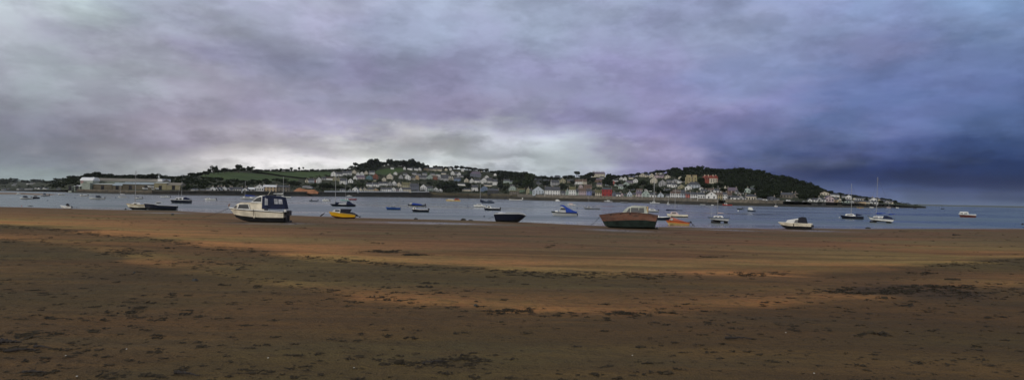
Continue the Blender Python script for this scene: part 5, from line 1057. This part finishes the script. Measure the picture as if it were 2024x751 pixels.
b.hull([(1291,429.5),(1310,429),(1325,427.8)], [(1291,435),(1315,435),(1322,433)], None, 'navy', 'black', DECK, BC['white'], below=1.5, railr=.7); b.cabin([(1296,429.6),(1297,425.4),(1302,425.4),(1303,429.6)], .5, .8, BC['white'])
b = Boat('motorboat', 'orange motorboat with cream waterline and slanted windscreen right of the wreck', 1362, 1316, 444.4, 'motorboat', afloat=True, yaw=.1)
b.hull([(1362,438.8),(1345,437.5),(1330,436),(1316,435.5)], [(1361.5,444.5),(1335,444.5),(1322,442.5)], [(1362,441.5),(1318,440)], 'orange', 'ochre', DECK, BC['maroon'], below=1.5, railr=.5)
b.cabin([(1321,437),(1327,430),(1329.5,430),(1343,434.5),(1358,438.5)], .7, .7, B('cuddy_orange', (.34,.07,.03)), [[(1324.5,434.6),(1328.2,430.8),(1331,431.6),(1330,435.6)]], name='cuddy'); b.outboard(1364, 437, 9, .7)
b = small('cream yacht with dark blue boom cover behind the orange boat', 1359, 1318, 428.8, 423.4, 'cream', 'black', name='sailing_yacht', cat='sailing yacht', cab=(1325,1342,419), cabm='pinkw', mast=[(1334,366,.5)], boom=(1317,1350,416.4,1.2), yaw=.03)
b = Boat('sailing_yacht', 'white yacht with grey stripe and dark keel standing in shallow water', 1440.5, 1400.5, 440.8, 'sailing yacht', 'boats moored on the river', True, .05)
b.hull([(1440.5,430.8),(1420,430.6),(1400.5,429.8)], [(1438,437.2),(1415,437.4),(1406,435)], [(1440,436),(1403,434)], 'ltgrey', 'black', DECK, BC['mid'], below=0, railr=1.1)
b.cabin([(1409,430.5),(1412,426.8),(1427,426.4),(1430,430.5)], .55, .8, BC['white'], [(1414,427.8,1418,429.4),(1421,427.8,1425,429.4)]); b.mast(1418.2, 367, 427, .5); b.mast(1406, 408, 430, .2, x2=1407.5, stays=False); b.fin(1406, 1424, 436.4, 441.6); b.fin(1430, 1437.5, 436.4, 441.4, 'rudder'); b.boom(1419, 1430, 421.4, 421.6, .9, BC['pinkw'])
small('tiny white boat below the quay, left of the slipway', 1394, 1384, 405.4, 403.6, 'ltgrey', 'grey', yaw=0); small('tiny white dinghy below the quay at the thick lamp mast', 1410.5, 1405.5, 406.2, 404.4, 'white', 'grey', yaw=0)
small('low red boat with white end below the slipway', 1446.5, 1428, 406.8, 403.8, 'red', 'maroon', cab=(1431,1438,401.8), yaw=0)
small('dark green boat with raised engine left of the white rounded cabin boat', 1467, 1457, 414.6, 412, 'green', 'black', ob=.6)
small('white rounded cabin boat with dark hull on open water off the quay', 1493, 1477, 418.2, 414.6, 'mid', 'navy', cab=(1478.5,1489,409.8), win=False, yaw=.05, B_=8)
b = Boat('cabin_cruiser', 'cream and white cabin boat with black bottom and black cockpit hood, grounded at right', 1601, 1541, 452.6, 'motorboat', afloat=False, yaw=.16, B_=21)
b.hull([(1601,440.5),(1580,440.2),(1560,440),(1541,439.6)], [(1600,452.4),(1565,452.4),(1554,451),(1547,446.2)], [(1601,445.4),(1560,445.6),(1545,443.6)], 'cream', 'black', DECK, BC['cream'], below=.3, railr=.9)
b.cabin([(1554,440.5),(1558,434.5),(1566,432.8),(1572,431.5),(1582,430),(1582,441)], .64, .82, BC['white'], [[(1570.5,439.4),(1573,433.2),(1579,432.4),(1579,439.4)]])
b.cabin([(1577,440.5),(1578,429),(1584,427.3),(1590,428.4),(1593,440.5)], .7, .82, BLKC, name='cockpit_hood'); b.outboard(1603, 443, 9)
t = b.mb(); x, z = b.q(1570.5, 441); yv = b.B/2+.4
for sg in (-1, 1): t.tube([(x, sg*yv, z), (x, sg*yv*.98, z-6)], .7, 5)
t.build('fender', BC['black'], b.r); t = b.mb(); x, z = b.q(1588, 444); 
P = sandP(1527, 448.6); k = P.y/F; r = empty('leaning_stake', P, 0, 'short leaning stake in the shallows left of the cream cabin boat', 'stake'); t = MB(); t.tube([(0,0,0),(4*k,0,5*k)], [.5*k,.3*k], 5); t.tube([(0,0,.8*k),(2.6*k,0,1.4*k)], .3*k, 5); t.build('stem', LOG, r)
b = small('navy hulled yacht with blue cockpit cover right of centre water', 1704, 1663.5, 432.6, 426.4, 'navy', 'black', name='sailing_yacht', cat='sailing yacht', cab=(1671,1692,422.8), mast=[(1682.6,363,.5)], canopy=('navy',[(1690,426.8),(1691,421.8),(1703,425)]), yaw=0, rail=BC['mid'])
b = Boat('sailing_yacht', 'white ketch with two blue sail covers, rightmost of the yachts', 1764.5, 1718, 440.2, 'sailing yacht', 'boats moored on the river', True, .05)
b.hull([(1764.5,432.8),(1740,431.6),(1727,430),(1718,427.6)], [(1760,438.2),(1735,438.6),(1724,436)], [(1762,437.2),(1722.5,434.6)], 'white', 'black', DECK, BC['mid'], below=0, railr=.8)
b.cabin([(1726,431),(1729,427.6),(1747,427.2),(1750,432)], .55, .8, BC['white'], [(1731,428.8,1736,430.4),(1739,428.8,1744,430.4)]); b.cabin([(1744,432),(1746,426),(1752,426.4),(1760,429.6),(1762,433)], .6, .8, NAVYC, name='cockpit_cover')
b.mast(1732.8, 350, 428, .55, x2=1735); b.mast(1754.5, 400, 430, .3); b.boom(1733, 1750, 422.8, 421.4, 1.2, ROYC); b.boom(1753.5, 1766, 424, 422.8, 1., ROYC); b.fin(1722, 1734, 437, 441.4); b.fin(1750, 1759, 437, 441.2, 'rudder')
b = Boat('fishing_boat', 'white boat with dark red hull and wheelhouse alone at the far right', 1926, 1898, 429.6, 'fishing boat', 'boats moored on the river', True, .05)
b.hull([(1926,423.8),(1910,424),(1898,422.6)], [(1925.5,429.8),(1905,429.8),(1901,428.5)], [(1926,425.6),(1898.8,424.6)], 'white', 'maroon', DECK, BC['white'], below=1.5); b.cabin([(1899.5,424.2),(1900,418.6),(1913,418.4),(1914.5,424.4)], .62, .85, BC['white'], [[(1901,421),(1905,421),(1905,423),(1901,423)],[(1907,421),(1912,421),(1912,423),(1907,423)]], name='wheelhouse'); b.mast(1906, 414.5, 418.5, .15, stays=False)
for a in ((1719,1726,411.6,409,'tiny white boat before the right hand point','white'),(1771,1776,411.8,409.6,'small white boat off the tip of the point','white'),(1694,1706,411.4,410,'brown low boat by the rocks of the point','ochre'),(1860,1866,413.4,411.8,'tiny dark boat far out on open water, right one','navy'),(1805,1811,412.6,411.2,'tiny dark boat beyond the end of the spit, left one','navy')): small(a[4], a[1], a[0], a[2], a[3], a[5], 'black', yaw=0)
small('white dinghy with upright mast on the shore by the point end of the quay', 1537, 1530.5, 408.8, 406.8, 'white', 'pinkw', mast=[(1533.5,402,.5)], stays=False, name='sailing_yacht', cat='sailing yacht')
small('small yacht with thin mast before the point houses', 1760, 1753, 411.4, 409.4, 'pinkw', 'grey', mast=[(1757,394,.25)], stays=False, name='sailing_yacht', cat='sailing yacht')
# hulls hauled out on the shipyard quay
for i, (x0, x1, py, h, lb) in enumerate(((281,291,375,4.5,'white hull hauled out on the shipyard quay, leftmost'),(291.5,303,371.5,4.5,'big white hull hauled out high in the shipyard'),(299,304.5,375.8,3,'small white hull at the foot of the shipyard sheds'),(306,313,375,4.5,'white round hull hauled out by the yellow shed'))):
    P_ = hill((x0+x1)/2, 378.0); k = P_.y/F; b = Boat.__new__(Boat); b.dir = -1; b.cx = (x0+x1)/2; b.py = py; b.cs = 1; b.k = k; b.L = x1-x0; b.B = b.L*.35
    zb = EYE+ray(b.cx, py)[1]*(P_.y-3); b.P = Vector((P_.x*(P_.y-3)/P_.y, P_.y-3, zb)); b.r = empty('hauled_out_boat', b.P, -math.atan2(P_.x, P_.y)+math.pi+.3, lb, 'boat', 'boats hauled out in the shipyard')
    b.hull([(x1,py-h*.8),((x0+x1)/2,py-h*.8),(x0,py-h)], [(x1,py),(x0+2,py)], None, 'white', 'ltgrey', DECK)
    for xx_ in (-b.L*.3, b.L*.3):
        t = MB(k); t.box((xx_, 0, -(zb-P_.z+.5)/k/2), (.8, 2.2, (zb-P_.z+1.5)/k)); t.build('cradle', mat('cradle_timber', (.10,.08,.06), .9), b.r)
# mooring buoys
for i, (px, py, r, cn, lb) in enumerate(((1141,412.5,1.5,'mid','dark buoy right of the blue canopy boat'),(957,428.5,1.6,'black','black buoy left of the big dark hull'),(924,408.5,1.3,'mid','dark buoy in open water left of centre'),(797,398.3,1.1,'mid','small dark buoy above the two-masted blue boat'),(94,396.8,1.2,'mid','small dark buoy on the far left water'),(148,392,1.1,'mid','small dark buoy before the shipyard tower'),(228.5,391,1.2,'mid','dark buoy left of the white shipyard yacht'),(248,414,1.8,'black','black buoy at the water edge left of the cream yacht'),(1659,430.5,1.4,'ltgrey','white buoy left of the navy hulled yacht'),(1459,417,1.3,'white','white buoy under the dark green boat'),(1507,407.4,1.2,'white','white buoy before the right quay wall'),(1543,405,1.8,'ltgrey','large pale round buoy near the grassy bank'),(2021,444,2.,'black','dark buoy at the right edge of the picture'),(1700,411.8,.9,'orange','orange speck buoy before the point'),(43,407.2,.9,'red','small red marker at the left water edge'),(1442,406.4,1.,'white','white buoy beside the low red boat'))):
    u, a = ray(px, py); Y = -EYE/a; P = Vector((u*Y, Y, 0)); k = Y/F; root = empty('mooring_buoy', P, 0, lb, 'buoy', 'mooring buoys')
    t = MB(); t.ball((0,0,r*k*.3), (r*k,r*k,r*k), nu=12, nv=8); bo = t.build('float', BC[cn], root, smooth=True); t = MB(); t.tube([(0,0,r*k*1.2),(0,0,r*k*1.7)], r*k*.15, 5); t.build('ring', OBM, root)
# ------------------------------------------------------------------ wrack, driftwood and stones on the sand
WEED = leafmat('wrack_weed', (.020,.016,.010), (.070,.053,.032))
def weed_clumps(pts, seed):
    g = np.random.default_rng(seed); out = []
    for (x, y, s, n) in pts:
        n = int(n); z = sand_h(np.array([x]), np.array([y]))[0]
        c = g.normal(size=(n, 2))*s*np.array([.55, .35]); an = g.uniform(0, math.pi, n)*.8-.3
        L_ = s*g.uniform(.18, .55, n); w = s*g.uniform(.03, .10, n)+.003; hh = s*g.uniform(.0, .16, n)
        dx_, dy_ = np.cos(an)*L_, np.sin(an)*L_; nx, ny = -np.sin(an)*w, np.cos(an)*w
        px_, py_ = x+c[:, 0], y+c[:, 1]; tl = g.uniform(-.3, .3, n)*L_
        Q = np.stack([np.stack([px_-dx_-nx, py_-dy_-ny, z+.003+hh*.2], 1), np.stack([px_+dx_-nx, py_+dy_-ny, z+.003+np.abs(tl)], 1),
                      np.stack([px_+dx_*.9+nx, py_+dy_*.9+ny, z+.003+hh+np.abs(tl)*.6], 1), np.stack([px_-dx_*.9+nx, py_-dy_*.9+ny, z+.003+hh], 1)], 1)
        out.append(Q)
    return np.concatenate(out)
g = np.random.default_rng(77); pts = []
dens = lambda px, py: .5
for i in range(11000):                                   # scattered over the lower beach, sizes in metres
    Y = 2.5+g.uniform(0, 1)**1.8*34; u = g.uniform(-1.0, 1.0); x = u*Y
    w1_ = W1(x)
    if Y > w1_*1.02: continue
    q = fbm(np.array([x*.35]), np.array([Y*.35]), 90)[0]
    if g.uniform() > np.clip((q-.30)*3.2, .12, 1): continue
    s = (.009+.055*g.uniform()**2.6)*(1+Y*.035)
    if g.uniform() < .05: s *= 2.2
    pts.append((x, Y, s, g.integers(5, 14)))
for i in range(1500):                                    # along both tide lines
    wf_ = W1 if i % 5 else W2; u = g.uniform(-1.0, 1.0); Y = wf_(u*25)*(1+g.normal()*.035+.01)
    for _ in range(3): x = u*Y; Y = wf_(x)*(1+(Y/wf_(x)-1)*.3)
    Y *= 1+g.normal()*.02
    if fbm(np.array([u*14]), np.array([3.]), 95)[0] < .42+g.uniform(-.08, .08): continue
    pts.append((u*Y, Y, g.uniform(.03, .10)*(.6+Y*.022), g.integers(6, 14)))
for i in range(420):                                     # sparse marks on the upper sand
    Y = g.uniform(24, 70); u = g.uniform(-.9, .9); x = u*Y
    if Y < W1(x)*1.05 or Y > shore(x)*.97: continue
    pts.append((x, Y, g.uniform(.06, .2), g.integers(5, 10)))
def patch(px, py, rx, ry, n, s0, s1):
    s0 *= .5; s1 *= .5; rx *= 1.25; n = int(n*.8)
    for i in range(n):
        a, b_ = g.normal()*.5, g.normal()*.5; x, y = on_sand(px+a*rx, py+b_*ry); pts.append((x, y, g.uniform(s0, s1), g.integers(6, 14)))
patch(1800,578,160,6,230,.06,.2); patch(1850,571,90,4,120,.06,.2); patch(1720,583,80,3,90,.06,.2); patch(1900,588,90,5,50,.06,.16); patch(245,502,45,7,90,.08,.2); patch(760,498,40,2,60,.12,.3); patch(820,504,25,2,40,.12,.3); patch(900,712,75,14,80,.04,.12); patch(25,690,34,9,26,.04,.12)
patch(1240,622,70,3,36,.06,.16); patch(1010,617,40,2,20,.06,.16); patch(470,524,40,6,40,.06,.16); patch(1560,648,20,8,20,.05,.1); patch(1870,470,22,1,16,.1,.25); patch(1440,460,30,1,24,.15,.3); patch(1400,508,20,2,20,.1,.25); patch(1790,457,26,1,30,.15,.4); patch(60,662,50,6,24,.04,.12); patch(0,407.4,14,.6,20,.2,.5); patch(1480,545,40,3,30,.1,.2); patch(1820,540,30,3,30,.1,.2)
me = quads_mesh('seaweed', weed_clumps(pts, 5), WEED); o = link('seaweed', me); tag(o, 'dark scattered seaweed and tide wrack over the brown sand', 'seaweed', kind='stuff')
# small rock / weed heaps at the water edge
STONE = mat('wet_stone', (.035,.034,.030), .7, .4, 4., bump=.5)
def stone(px, py, w, h, lb, cat='stone', name='stone', grp='stones and lumps along the sand', m=STONE):
    P = sandP(px, py); k = P.y/F; g2 = random.Random(int(px*7)); t = MB(); t.ball((0,0,h*k*.25), (w*k/2, w*k/2.6, h*k*.75), nu=10, nv=7)
    t.v = [(x*(1+g2.uniform(-.22,.22)), y*(1+g2.uniform(-.22,.22)), z*(1+g2.uniform(-.2,.2))) for x, y, z in t.v]
    o = t.build(name, m, None); o.location = P; tag(o, lb, cat, grp)
for a in ((385,554,12,5,'dark rounded stone alone on the left middle sand'),(341,425,6,3,'dark lump on sand below the navy console boat'),(822,434,8,3,'small dark rock at the water edge left of centre'),(916,436,11,4.5,'larger dark rock at the water edge, left one of a pair'),(930,436.6,9,2.6,'low dark rock at the water edge, right one of a pair'),(60,408.6,10,2,'flat dark stone at the far left water edge'),
          (1716,452,10,3,'dark rock at the right water edge'),(265,540,5,3,'small dark stone left of the rounded stone'),(1372,448.5,6,2,'flat stone at the water edge right of the orange boat'),(940,610,8,3,'small dark stone just above the lower tide line')): stone(*a)
SH_ = mat('shell_white', (.45,.42,.36), .6)
for i, (px, py) in enumerate(((130,704),(152,744),(1553,661),(1609,738),(250,690),(530,707),(700,722),(1250,700))):
    P = sandP(px, py); g2 = random.Random(i); t = MB(); t.ball((0,0,.004), (.010,.008,.005), nu=7, nv=4); o = t.build('shell', SH_, None); o.location = P; o.rotation_euler = (0,0,g2.uniform(0,6)); tag(o, ['white shell fragment in the left foreground, upper one','white shell fragment in the left foreground, by the bottom edge','white shell fragment in the right middle foreground','white shell fragment in the right foreground by the bottom edge','white shell fragment in the left foreground, right of two','white shell fragment below the left middle sand','white shell fragment left of the central weed heap','white shell fragment in the foreground right of centre'][i], 'shell', 'shell fragments on the sand')
def stick(px, py, ln, lb, bend=.12, rot=0., r=.02, twigs=2):
    P = sandP(px, py); k = P.y/F; L_ = ln*k; root = empty('driftwood', P, rot, lb, 'driftwood', 'driftwood sticks on the sand'); g2 = random.Random(int(px)); n = 11
    z0 = r*.8; P_ = [(-L_/2+L_*i/(n-1), g2.uniform(-1,1)*L_*.05, z0+math.sin(i/(n-1)*math.pi)*L_*bend*.3+g2.uniform(0,.4)*r) for i in range(n)]
    t = MB(); t.tube(P_, [r*(1.-.075*i)*g2.uniform(.8,1.15) for i in range(n)], 6); t.build('stem', LOG, root)
    for j in range(twigs):
        a = P_[g2.randint(1, 4)]; t = MB(); t.tube([a, (a[0]+L_*g2.uniform(-.15,.1), a[1]+L_*.05, a[2]+L_*g2.uniform(.03,.08)), (a[0]+L_*g2.uniform(-.25,.1), a[1]+L_*.1, a[2]+L_*g2.uniform(.08,.16))], [r*.35,r*.25,r*.1], 5); t.build('twig', LOG, root)
stick(1460,676,54,'twiggy dark branch lying on the right foreground sand', .1, .0, .018, 3)
stick(1891,466,17,'dark stick on the upper sand at far right', .05, 0., .07, 1)
stick(480,537,26,'dark curved stick with raised tip on the left middle sand', .3, .1, .02, 1)
stick(45,695,60,'long dark stick at the lower left edge', .15, .15, .018, 1)
stick(85,689,40,'thin dark stick right of the long one at lower left', .1, -.25, .014, 1)
stick(70,738,50,'dark weedy stick in the bottom left corner', .1, .08, .014, 2)
stick(370,741,60,'thick dark stick at the bottom edge left of centre', .1, -.3, .016, 1)
stick(865,716,60,'dark stick left of the central weed heap', .2, .3, .014, 3)
stick(20,682,44,'short thick dark stick at the left edge, uppermost of its cluster', .1, .0, .03, 1)
# ------------------------------------------------------------------ air
b = MB(); b.box((0, 3300, 64), (9800, 7600, 136)); o = b.build('haze', mat('unused_haze', (.5,.5,.5))); o['kind'] = 'stuff'; o['label'] = 'thin pale evening haze over the estuary'; o['category'] = 'haze'
hz = bpy.data.materials.new('haze'); hz.use_nodes = True; n_ = hz.node_tree.nodes; n_.remove(n_['Principled BSDF'])
pv_ = n_.new('ShaderNodeVolumePrincipled'); pv_.inputs['Color'].default_value = (.86,.90,.95,1); pv_.inputs['Density'].default_value = .000028; pv_.inputs['Anisotropy'].default_value = .2
hz.node_tree.links.new(pv_.outputs[0], n_['Material Output'].inputs['Volume']); o.data.materials[0] = hz
